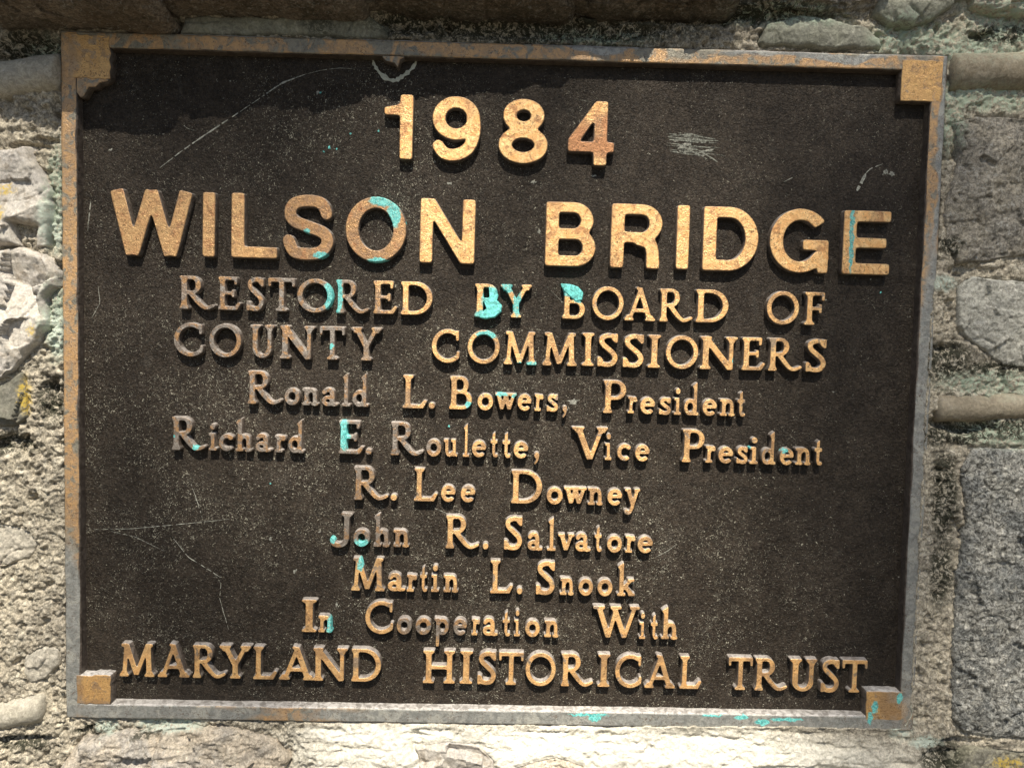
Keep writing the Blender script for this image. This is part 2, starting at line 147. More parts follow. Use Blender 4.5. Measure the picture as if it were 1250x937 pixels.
S, T = .155, .115          # stem and thin weights of the roman letters
def _serif(x, y, l=.12, up=1, r=None):
    """bracketed slab serif centred on x sitting on level y; up=1: foot, -1: head"""
    r = l if r is None else r; t = .085*up
    return [(x-l, y), (x+r, y), (x+r, y+t*.75), (x+S*.62, y+t*1.25), (x+S*.5, y+t*2.0), (x-S*.5, y+t*2.0), (x-S*.62, y+t*1.25), (x-l, y+t*.75)]
def _stem(x, y0=0, y1=1, top=True, foot=True, l=.13):
    P = [_rect(x-S/2, y0, x+S/2, y1)]
    if top: P.append(_serif(x, y1, l, -1))
    if foot: P.append(_serif(x, y0, l, 1))
    return P
def serif_glyph(c):
    X = .52                 # x-height
    if c == 'I': return _stem(.15, l=.17)
    if c == 'R': return _stem(.16) + [_rect(.1, .90, .40, 1), _rect(.15, .45, .40, .55)] + _arc(.38, .725, .175, .222, -90, 90, S, .10) + _curve([(.34, .50), (.50, .28), (.66, .10), (.80, .045), (1.0, .13)], .15, .09)
    if c == 'B': return _stem(.16) + [_rect(.1, .90, .38, 1), _rect(.15, .47, .42, .57), _rect(.1, 0, .42, .10)] + _arc(.36, .735, .16, .213, -90, 90, S*.95, .10) + _arc(.42, .285, .20, .235, -90, 90, S, .10)
    if c == 'P': return _stem(.16) + [_rect(.1, .90, .40, 1), _rect(.15, .40, .40, .50)] + _arc(.38, .70, .20, .25, -90, 90, S, .10)
    if c == 'D': return _stem(.17) + [_rect(.1, .895, .45, 1), _rect(.1, 0, .45, .105)] + _arc(.42, .5, .42, .445, -90, 90, S, .115)
    if c == 'E': return _stem(.15) + [_rect(.1, .90, .58, 1), _rect(.15, .46, .48, .55), _rect(.1, 0, .56, .105), _seg((.56, .99), (.54, .76), .085), _seg((.47, .62), (.47, .38), .08), [(.46, 0), (.60, 0), (.72, .22), (.64, .25), (.52, .10)]]
    if c == 'F': return _stem(.17, l=.16) + [_rect(.1, .90, .58, 1), _rect(.15, .45, .50, .55), _seg((.57, .99), (.56, .74), .09), _seg((.49, .64), (.49, .36), .085)]
    if c == 'L': return _stem(.17, l=.16) + [_rect(.1, 0, .58, .11), [(.50, 0), (.64, 0), (.76, .24), (.67, .27), (.54, .11)]]
    if c == 'T': return [_rect(.40-S/2, 0, .40+S/2, 1), _serif(.40, 0, .18), _rect(.03, .885, .77, 1), _seg((.03, 1), (.035, .74), .09), _seg((.77, 1), (.765, .74), .09)]
    if c == 'H': return _stem(.17, l=.17) + _stem(.79, l=.17) + [_rect(.17, .43, .79, .54)]
    if c == 'N': return _stem(.17, foot=True, l=.15) + [_rect(.80, .0, .91, 1), _serif(.86, 1, .16, -1)] + [_seg((.14, .98), (.84, .03), .17), [(.78, 0), (.90, 0), (.91, .25), (.70, .25)]]
    if c == 'M': return [_seg((.20, 1), (.14, 0), .12), _seg((.83, 1), (.87, 0), .155), _seg((.20, .97), (.50, .06), .15), _seg((.82, .97), (.50, .06), .12), _serif(.14, 0, .14), _serif(.88, 0, .15), _rect(.05, .90, .25, 1), _rect(.76, .90, .97, 1)]
    if c == 'A': return [_seg((.50, .98), (.17, .03), .115), _seg((.47, .99), (.80, .03), .155), _rect(.28, .26, .70, .36), _serif(.15, 0, .15), _serif(.82, 0, .16), _seg((.36, 1.0), (.52, .94), .09)]
    if c == 'V': return [_seg((.20, .97), (.54, .03), .165), _seg((.86, .97), (.56, .03), .12), _serif(.19, 1, .18, -1), _serif(.88, 1, .16, -1)]
    if c == 'W': return [_seg((.17, .97), (.46, .03), .15), _seg((.68, .97), (.46, .03), .11), _seg((.60, .97), (.92, .03), .15), _seg((1.20, .97), (.92, .03), .11), _rect(.0, .90, .34, 1), _rect(.50, .90, .82, 1), _rect(1.06, .90, 1.34, 1)]
    if c == 'Y': return [_rect(.47-S/2, 0, .47+S/2, .46), _serif(.47, 0, .16), _seg((.18, .97), (.46, .42), .15), _seg((.77, .97), (.48, .42), .12), _serif(.17, 1, .17, -1), _serif(.78, 1, .16, -1)]
    if c == 'U': return [_rect(.12, .28, .27, 1), _serif(.20, 1, .16, -1), _rect(.56, .28, .68, 1), _serif(.62, 1, .15, -1)] + _arc(.40, .30, .215, .245, 180, 360, .14, .11)
    if c == 'O': return _arc(.5, .5, .43, .45, 0, 360, S*.95, .125)
    if c == 'C': return _arc(.5, .5, .43, .45, 52, 318, S*.95, .125) + [_seg((.80, .97), (.80, .66), .09), _seg((.82, .12), (.83, .34), .09)]
    if c == 'S': return _curve([(.47, .82), (.40, .925), (.27, .94), (.12, .86), (.12, .71), (.26, .56), (.42, .41), (.48, .25), (.40, .09), (.25, .055), (.11, .10), (.07, .22)], .14) + [_seg((.50, 1.0), (.50, .72), .085), _seg((.045, 0), (.045, .30), .085)]
    if c == 'J': return [_rect(.42, .20, .57, 1), _serif(.50, 1, .17, -1)] + _curve([(.495, .25), (.44, .09), (.28, .02), (.12, .06), (.07, .20)], .15, .13)
    if c == '.': return [_dot(.1, .09, .10)]
    if c == ',': return [_dot(.1, .10, .10)] + _curve([(.14, .10), (.12, -.04), (.03, -.16)], .11, .06)
    # lower case
    if c == 'o': return _arc(.24, .25, .175, .20, 0, 360, .13, .125)
    if c == 'c': return _arc(.24, .25, .175, .20, 55, 315, .13, .12) + [_dot(.36, .40, .075)]
    if c == 'e': return _arc(.24, .25, .175, .20, 8, 322, .13, .12) + [_rect(.12, .22, .46, .315)]
    if c == 'a': return _curve([(.08, .40), (.15, .485), (.27, .475), (.325, .37), (.325, .10)], .13) + _arc(.20, .155, .125, .105, 40, 320, .12, .11) + [_rect(.18, .22, .34, .31)] + _curve([(.325, .12), (.36, .045), (.47, .06)], .12, .09)
    if c == 'n': return [_rect(.07, .0, .20, X), _rect(.0, 0, .25, .085), _rect(.0, X-.085, .16, X)] + _curve([(.15, .36), (.25, .46), (.36, .43), (.40, .30), (.40, .02)], .125) + [_rect(.29, 0, .51, .085)]
    if c == 'h': return [_rect(.07, .0, .20, .95), _rect(.0, 0, .25, .085), [(.0, .88), (.20, 1.02), (.20, .80), (.07, .80)]] + _curve([(.15, .36), (.25, .46), (.36, .43), (.40, .30), (.40, .02)], .125) + [_rect(.29, 0, .51, .085)]
    if c == 'l': return [_rect(.09, .0, .225, .95), _rect(.0, 0, .31, .085), [(.02, .88), (.225, 1.02), (.225, .80), (.09, .80)]]
    if c == 'k': return [_rect(.07, .0, .20, .95), _rect(.0, 0, .27, .085), [(.0, .88), (.20, 1.02), (.20, .80), (.07, .80)], _seg((.18, .22), (.44, .49), .10), _seg((.26, .30), (.46, .04), .13), _rect(.35, 0, .57, .085), _rect(.33, X-.085, .54, X)]
    if c == 'd': return _arc(.22, .245, .16, .195, 0, 360, .125, .12) + [_rect(.33, .0, .455, .95), _rect(.40, 0, .53, .085), [(.27, .88), (.455, 1.02), (.455, .80), (.33, .80)]]
    if c == 'p': return _arc(.29, .255, .165, .195, 0, 360, .125, .12) + [_rect(.06, -.36, .19, X), _rect(.0, X-.085, .16, X)]
    if c == 'i': return [_rect(.075, .0, .205, X), _rect(.0, 0, .28, .085), _rect(.0, X-.085, .18, X), _dot(.14, .72, .095)]
    if c == 'r': return [_rect(.07, .0, .20, X), _rect(.0, 0, .28, .085), _rect(.0, X-.085, .16, X)] + _curve([(.17, .34), (.22, .44), (.33, .455)], .11) + [_dot(.31, .42, .075)]
    if c == 's': return _curve([(.31, .39), (.24, .465), (.12, .455), (.085, .36), (.19, .27), (.31, .18), (.30, .075), (.18, .045), (.05, .10)], .115) + [_rect(.30, .34, .37, .52), _rect(0, 0, .065, .18)]
    if c == 't': return [_rect(.085, .12, .215, .70), [(.085, .70), (.215, .78), (.215, .5), (.085, .5)], _rect(.0, X-.10, .31, X)] + _curve([(.15, .16), (.19, .055), (.30, .06)], .125, .10)
    if c == 'u': return [_rect(.06, .14, .185, X), _rect(.0, X-.085, .15, X), _rect(.34, 0, .46, X), _rect(.27, X-.085, .42, X), _rect(.36, 0, .52, .085)] + _curve([(.125, .20), (.155, .08), (.25, .05), (.36, .12)], .12)
    if c == 'v': return [_seg((.11, .50), (.25, .03), .13), _seg((.40, .50), (.26, .03), .10), _rect(.0, X-.085, .21, X), _rect(.30, X-.085, .50, X)]
    if c == 'w': return [_seg((.10, .50), (.22, .03), .125), _seg((.34, .50), (.22, .03), .10), _seg((.32, .50), (.45, .03), .125), _seg((.58, .50), (.45, .03), .10), _rect(.0, X-.085, .67, X)]
    if c == 'y': return [_seg((.11, .50), (.26, .05), .13), _rect(.0, X-.085, .21, X), _rect(.31, X-.085, .50, X)] + _curve([(.41, .50), (.30, .12), (.20, -.18), (.08, -.22)], .11) + [_dot(.07, -.19, .075)]
    raise KeyError(c)

def glyph_loops(polys, res=72, blur=1.25):
    """union of the polygons -> raster -> slightly blurred (cast corners) -> smooth closed contour loops"""
    pts = np.array([p for q in polys for p in q]); lo = pts.min(0); hi = pts.max(0)
    pad = .09; x0, y0 = lo-pad; SS = 2; r = res*SS
    nx = int(math.ceil((hi[0]-lo[0]+2*pad)*res))*SS; ny = int(math.ceil((hi[1]-lo[1]+2*pad)*res))*SS
    gx = x0+(np.arange(nx)+.5)/r; gy = y0+(np.arange(ny)+.5)/r
    G = np.zeros((ny, nx), bool)
    for q in polys:
        q = np.array(q); i0 = max(0, int((q[:, 0].min()-x0)*r)-1); i1 = min(nx, int((q[:, 0].max()-x0)*r)+2)
        j0 = max(0, int((q[:, 1].min()-y0)*r)-1); j1 = min(ny, int((q[:, 1].max()-y0)*r)+2)
        X, Y = np.meshgrid(gx[i0:i1], gy[j0:j1]); ins = np.zeros(X.shape, bool)
        for (ax, ay), (bx, by) in zip(q, np.roll(q, -1, 0)):
            if ay == by: continue
            ins ^= ((ay > Y) != (by > Y)) & (X < (bx-ax)*(Y-ay)/(by-ay)+ax)
        G[j0:j1, i0:i1] |= ins
    F = G.reshape(ny//SS, SS, nx//SS, SS).mean((1, 3))
    k = np.exp(-np.arange(-5, 6)**2/(2*blur*blur)); k /= k.sum()
    F = np.apply_along_axis(lambda v: np.convolve(v, k, 'same'), 0, F)
    F = np.apply_along_axis(lambda v: np.convolve(v, k, 'same'), 1, F)
    H, Wd = F.shape; nxt = {}; pos = {}
    def ep(e):                       # point on a grid edge
        if e not in pos:
            j, i, d = e; a = F[j, i]; b = F[j, i+1] if d == 0 else F[j+1, i]
            t = (.5-a)/(b-a)
            pos[e] = (x0+(i+.5+(t if d == 0 else 0))/res, y0+(j+.5+(t if d else 0))/res)
        return pos[e]
    B = F > .5
    code = B[:-1, :-1]*1+B[:-1, 1:]*2+B[1:, 1:]*4+B[1:, :-1]*8
    for j, i in zip(*np.nonzero((code > 0) & (code < 15))):
        c = code[j, i]; b = (j, i, 0); rr = (j, i+1, 1); t = (j+1, i, 0); l = (j, i, 1)
        segs = {1: [(b, l)], 2: [(rr, b)], 3: [(rr, l)], 4: [(t, rr)], 5: [(b, rr), (t, l)], 6: [(t, b)], 7: [(t, l)], 8: [(l, t)], 9: [(b, t)],
                10: [(rr, t), (l, b)], 11: [(rr, t)], 12: [(l, rr)], 13: [(b, rr)], 14: [(l, b)]}[int(c)]
        for s, e in segs: nxt[s] = e
    loops = []
    while nxt:
        s0, e = nxt.popitem(); loop = [s0]
        while e != s0:
            loop.append(e); e = nxt.pop(e)
        P = np.array([ep(q) for q in loop])
        if len(P) < 12: continue
        P = (np.roll(P, 1, 0)+2*P+np.roll(P, -1, 0))/4
        keep = dp_closed(P, .0035)
        loops.append(P[keep])
    return loops
def dp_closed(P, tol):
    n = len(P); a = 0; b = int(np.argmax(((P-P[0])**2).sum(1)))
    keep = {a, b}; st = [(a, b), (b, a+n)]
    while st:
        i, j = st.pop()
        if j-i < 2: continue
        idx = np.arange(i+1, j) % n; p, q = P[i % n], P[j % n]; d = q-p; L = math.hypot(*d)+1e-12
        dist = abs((P[idx, 0]-p[0])*d[1]-(P[idx, 1]-p[1])*d[0])/L
        m = int(np.argmax(dist))
        if dist[m] > tol: k = i+1+m; keep.add(k % n); st += [(i, k), (k, j)]
    return sorted(keep)
# ---------------------------------------------------------------- helpers
Z0 = 1.4                                   # height of the plaque centre above the ground, metres
def W(x, z, h=0.0):                        # survey millimetres -> world metres (h = towards the viewer)
    return (x/1000, -h/1000, Z0+z/1000)
col = C.collection
def link(o, parent=None):
    col.objects.link(o)
    if parent: o.parent = parent
    return o
def mesh_obj(name, V, F, mats, parent=None, smooth=True, midx=None):
    me = bpy.data.meshes.new(name); me.from_pydata([tuple(map(float, v)) for v in V], [], [tuple(map(int, f)) for f in F])
    for m in (mats if isinstance(mats, (list, tuple)) else [mats]): me.materials.append(m)
    if midx is not None: me.polygons.foreach_set('material_index', midx)
    me.polygons.foreach_set('use_smooth', [bool(smooth)]*len(F) if not hasattr(smooth, '__len__') else smooth)
    me.update(); return link(bpy.data.objects.new(name, me), parent)
def grid_obj(name, P, keep, mat, parent=None):
    """P (n,m,3) world points, keep (n-1,m-1) cells"""
    n, m = P.shape[:2]; idx = np.arange(n*m).reshape(n, m)
    q = np.stack([idx[:-1, :-1], idx[:-1, 1:], idx[1:, 1:], idx[1:, :-1]], -1)[keep]
    used = np.zeros(n*m, bool); used[q.ravel()] = True; remap = np.cumsum(used)-1
    V = P.reshape(-1, 3)[used].astype(np.float32); q = remap[q].astype(np.int32)
    me = bpy.data.meshes.new(name); me.vertices.add(len(V)); me.vertices.foreach_set('co', V.ravel())
    me.loops.add(q.size); me.loops.foreach_set('vertex_index', q.ravel())
    me.polygons.add(len(q)); me.polygons.foreach_set('loop_start', np.arange(0, q.size, 4, dtype=np.int32))
    me.polygons.foreach_set('use_smooth', np.ones(len(q), bool)); me.update(calc_edges=True); me.validate()
    me.materials.append(mat); return link(bpy.data.objects.new(name, me), parent)
_rng = np.random.RandomState(11)
_T = _rng.rand(256, 256).astype(np.float64)
def vn(x, y, s, seed=0):
    x = x/s+seed*17.31+1000; y = y/s+seed*9.77+1000
    i = np.floor(x).astype(int); j = np.floor(y).astype(int); u = x-i; v = y-j
    u = u*u*u*(u*(u*6-15)+10); v = v*v*v*(v*(v*6-15)+10)
    a, b, c, d = _T[j % 256, i % 256], _T[j % 256, (i+1) % 256], _T[(j+1) % 256, i % 256], _T[(j+1) % 256, (i+1) % 256]
    return ((a*(1-u)+b*u)*(1-v)+(c*(1-u)+d*u)*v)*2-1
def fbm(x, y, s, o=3, seed=0, g=.5):
    r = 0; a = 1; t = 0
    for k in range(o):
        ca, sa = math.cos(.7*k+seed), math.sin(.7*k+seed)
        r = r+a*vn(x*ca-y*sa, x*sa+y*ca, s/2**k, seed+k); t += a; a *= g
    return r/t
def ridge(x, y, s, o=2, seed=0): 
    r = 0; a = 1; t = 0
    for k in range(o): r = r+a*(1-np.abs(vn(x+.4*s*vn(x, y, s*1.3, seed+5), y+.4*s*vn(x, y, s*1.3, seed+6), s/1.9**k, seed+k))*2.2); t += a; a *= .5
    return r/t
def cells(x, y, s, seed=0):
    """nearest-cell lookup: returns distance (in cells), random per cell a, b, c, offset vector"""
    px = x/s+500; py = y/s+500; i0 = np.floor(px).astype(int); j0 = np.floor(py).astype(int)
    best = np.full(x.shape, 9.); sec = np.full(x.shape, 9.); A = np.zeros(x.shape); B = np.zeros(x.shape); Cc = np.zeros(x.shape); DX = np.zeros(x.shape); DY = np.zeros(x.shape)
    for di in (-1, 0, 1):
        for dj in (-1, 0, 1):
            i = i0+di; j = j0+dj; h = (j*7+seed*31) % 256, (i*3+seed*13) % 256
            r1 = _T[h]; r2 = _T[h[1], h[0]]; qx = i+r1; qy = j+r2; dx = px-qx; dy = py-qy; d = np.hypot(dx, dy)
            sec = np.where(d < best, best, np.minimum(sec, d)); m = d < best
            best = np.where(m, d, best); A = np.where(m, _T[(h[0]+91) % 256, h[1]], A); B = np.where(m, _T[h[0], (h[1]+57) % 256], B)
            Cc = np.where(m, _T[(h[0]+33) % 256, (h[1]+12) % 256], Cc); DX = np.where(m, dx*s, DX); DY = np.where(m, dy*s, DY)
    return best, sec, A, B, Cc, DX, DY
def sstep(t): t = np.clip(t, 0, 1); return t*t*(3-2*t)
def sdf(poly, x, y):
    """positive inside"""
    P = np.array(poly, float); Q = np.roll(P, -1, 0); best = np.full(x.shape, 1e9); ins = np.zeros(x.shape, bool)
    for (ax, ay), (bx, by) in zip(P, Q):
        dx, dy = bx-ax, by-ay; t = np.clip(((x-ax)*dx+(y-ay)*dy)/(dx*dx+dy*dy+1e-9), 0, 1)
        best = np.minimum(best, np.hypot(x-ax-t*dx, y-ay-t*dy))
        if ay != by: ins ^= ((ay > y) != (by > y)) & (x < (bx-ax)*(y-ay)/(by-ay)+ax)
    return np.where(ins, best, -best)

# ---------------------------------------------------------------- materials
class NT:
    def __init__(s, name):
        s.m = bpy.data.materials.new(name); s.m.use_nodes = True; s.t = s.m.node_tree; s.N = s.t.nodes; s.L = s.t.links
        s.bsdf = s.N['Principled BSDF']; g = s.N.new('ShaderNodeNewGeometry'); s.pos = g.outputs['Position']; s.geo = g
    def set(s, k, v):
        i = s.bsdf.inputs[k]
        if hasattr(v, 'is_output'): s.L.new(v, i)
        else: i.default_value = v
    def inp(s, sock, v):
        if hasattr(v, 'is_output'): s.L.new(v, sock)
        elif isinstance(v, (tuple, list)) and len(v) == 3 and sock.type == 'RGBA': sock.default_value = (*v, 1)
        else: sock.default_value = v
    def noise(s, scale, detail=3, rough=.55, dist=0, vec=None, w=None):
        n = s.N.new('ShaderNodeTexNoise'); s.L.new(vec or s.pos, n.inputs['Vector'])
        n.inputs['Scale'].default_value = scale; n.inputs['Detail'].default_value = detail; n.inputs['Roughness'].default_value = rough; n.inputs['Distortion'].default_value = dist
        return n.outputs[0]
    def voro(s, scale, feat='F1', vec=None, out='Distance'):
        n = s.N.new('ShaderNodeTexVoronoi'); n.feature = feat; s.L.new(vec or s.pos, n.inputs['Vector']); n.inputs['Scale'].default_value = scale
        return n.outputs[out]
    def math(s, op, a, b=0.0, c=None, clamp=False):
        n = s.N.new('ShaderNodeMath'); n.operation = op; n.use_clamp = clamp; s.inp(n.inputs[0], a); s.inp(n.inputs[1], b)
        if c is not None: s.inp(n.inputs[2], c)
        return n.outputs[0]
    def vmath(s, op, a, b=None, c=None):
        n = s.N.new('ShaderNodeVectorMath'); n.operation = op; s.inp(n.inputs[0], a)
        if b is not None: s.inp(n.inputs[1], b)
        if c is not None: s.inp(n.inputs[2], c)
        return n.outputs['Value'] if op in ('LENGTH', 'DOT_PRODUCT') else n.outputs[0]
    def ramp(s, v, lo, hi, a=0., b=1.):
        n = s.N.new('ShaderNodeMapRange'); n.interpolation_type = 'SMOOTHSTEP'; s.inp(n.inputs[0], v)
        for k, q in zip((1, 2, 3, 4), (lo, hi, a, b)): n.inputs[k].default_value = q
        return n.outputs[0]
    def mix(s, f, a, b, mode='MIX'):
        n = s.N.new('ShaderNodeMix'); n.data_type = 'RGBA'; n.blend_type = mode; s.inp(n.inputs[0], f)
        s.inp(n.inputs[6], a); s.inp(n.inputs[7], b); return n.outputs[2]
    def patches(s, lst, edge=.35, wob=2.0, wscale=180.):
        """soft-edged ragged blotches at surveyed spots (x, z, rx, rz in mm)"""
        nz = s.N.new('ShaderNodeTexNoise'); s.L.new(s.pos, nz.inputs['Vector']); nz.inputs['Scale'].default_value = wscale; nz.inputs['Detail'].default_value = 3
        off = s.vmath('SUBTRACT', nz.outputs[1], (.5, .5, .5))
        p = s.vmath('MULTIPLY_ADD', off, (wob*2e-3, 0, wob*2e-3), s.pos)
        best = None
        for (x, z, rx, rz) in lst:
            wx, _, wz = W(x, z); ix, iz = 1000/rx, 1000/rz
            d = s.vmath('LENGTH', s.vmath('MULTIPLY_ADD', p, (ix, 0, iz), (-wx*ix, 0, -wz*iz)))
            best = d if best is None else s.math('MINIMUM', best, d)
        return s.ramp(best, 1+edge, 1-edge*.6, 0, 1)
    def bump(s, h, strength, dist, normal=None):
        n = s.N.new('ShaderNodeBump'); n.inputs['Strength'].default_value = strength; n.inputs['Distance'].default_value = dist
        s.L.new(h, n.inputs['Height'])
        if normal is not None: s.L.new(normal, n.inputs['Normal'])
        return n.outputs[0]

def rock_material(name, c1, c2, c3, rough=.85, speck=.5, gscale=1.0, extra=None, fine=.5, moss_amt=1.0, chalk=.0):
    t = NT(name)
    big = t.noise(28*gscale, 4, .6, .6); mid = t.noise(110*gscale, 4, .65, 1.0); small = t.noise(330, 5, .72, 1.2); grit = t.noise(1500, 2, .6)
    c = t.mix(t.ramp(big, .38, .62), c1, c2)
    c = t.mix(t.math('MULTIPLY', t.ramp(mid, .50, .66), .75), c, c3)
    sp = t.ramp(small, .36, .66, 1-speck, 1+speck*.55); c = t.mix(1.0, c, sp, 'MULTIPLY')
    dk = t.ramp(t.noise(210, 5, .72, 2.2), .37, .44, 0, 1); c = t.mix(t.math('MULTIPLY', t.math('SUBTRACT', 1.0, dk), .55*speck), c, (.045, .038, .03))
    if extra: c = t.mix(t.patches(extra, .6, 10, 40.), c, t.mix(t.ramp(small, .3, .6), (.60, .55, .44), (.80, .76, .66)))
    if chalk: c = t.mix(t.math('MULTIPLY', t.ramp(t.noise(240, 4, .7, 1.5), .56, .64), chalk), c, (.50, .49, .45))
    if moss_amt:
        rag = t.ramp(t.noise(260, 4, .7, 1.2), .40, .56)
        g = t.math('MULTIPLY', t.patches(GREEN, .7, 6), rag); c = t.mix(t.math('MULTIPLY', g, min(.9, 1.1*moss_amt)), c, (.37, .44, .33))
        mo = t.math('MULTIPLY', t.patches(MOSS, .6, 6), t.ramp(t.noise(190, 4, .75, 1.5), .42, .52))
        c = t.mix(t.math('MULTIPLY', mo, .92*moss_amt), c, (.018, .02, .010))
        w = t.math('MULTIPLY', t.patches(PALE_LICHEN, .6, 4), t.ramp(t.noise(420, 3, .7, 1), .38, .5)); c = t.mix(t.math('MULTIPLY', w, .85), c, (.50, .56, .47))
        y = t.math('MULTIPLY', t.patches(YELLOW_LICHEN, .6, 5), t.ramp(t.noise(330, 4, .7, 1), .42, .56)); c = t.mix(t.math('MULTIPLY', y, .8), c, (.48, .33, .04))
    t.set('Base Color', c); t.set('Roughness', rough)
    t.bsdf.inputs['Specular IOR Level'].default_value = .3
    b = t.bump(t.noise(900, 4, .75, .6), fine, .0009); b = t.bump(t.noise(300, 4, .7, 1.2), .8*fine, .0022, b)
    t.set('Normal', b)
    return t.m

M = {}
M['mortar'] = rock_material('sandy_lime_mortar', (.51, .445, .335), (.42, .365, .28), (.58, .52, .41), .93, .6, 1, fine=.8, chalk=.15, extra=[(70, -262, 190, 24), (-70, -245, 60, 7)])  # extra: pale lime along the bottom, whitened to paint in the strong sun
M['beadm'] = rock_material('smooth_pointing_mortar', (.42, .38, .30), (.36, .325, .26), (.45, .41, .34), .85, .28, 1, fine=.3, moss_amt=.0)
M['beadbrown'] = rock_material('brown_pointing_mortar', (.29, .245, .175), (.24, .20, .14), (.32, .28, .21), .85, .25, 1, fine=.3, moss_amt=.25)
M['violet'] = rock_material('violet_grey_limestone', (.47, .43, .385), (.54, .49, .42), (.36, .305, .24), .7, .28, .8, fine=.35, moss_amt=.6, chalk=.35)
M['olive'] = rock_material('olive_grey_stone', (.16, .15, .115), (.12, .115, .095), (.22, .20, .16), .75, .3, 1, fine=.4, moss_amt=.6)
M['pale'] = rock_material('pale_grey_stone', (.48, .43, .345), (.42, .38, .31), (.52, .47, .385), .9, .35, 1, fine=.6, moss_amt=.3)
M['brown'] = rock_material('tan_banded_stone', (.50, .42, .32), (.38, .345, .30), (.58, .50, .39), .75, .45, 1, fine=.6, moss_amt=.9, chalk=.2)
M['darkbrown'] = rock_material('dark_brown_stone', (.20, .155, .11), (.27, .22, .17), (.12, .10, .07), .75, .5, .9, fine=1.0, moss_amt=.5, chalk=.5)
M['brownviolet'] = rock_material('weathered_violet_brown_stone', (.34, .30, .235), (.27, .245, .205), (.43, .385, .315), .85, .55, 1.2, fine=.9, chalk=.5)
M['lightgrey'] = rock_material('light_grey_stone', (.44, .42, .355), (.36, .345, .295), (.50, .47, .40), .85, .45, 1.2, fine=.5, chalk=.3)
M['bluegrey'] = rock_material('blue_grey_crystalline_stone', (.19, .19, .175), (.32, .305, .265), (.50, .47, .40), .8, .8, 1.5, fine=.7, chalk=.5)
M['yellow'] = rock_material('yellowish_lichened_stone', (.26, .24, .17), (.21, .195, .155), (.34, .31, .22), .85, .4, 1, fine=.5)
M['greengrey'] = rock_material('green_grey_stone', (.27, .265, .205), (.21, .205, .165), (.33, .32, .26), .85, .3, 1, fine=.5, moss_amt=.7)

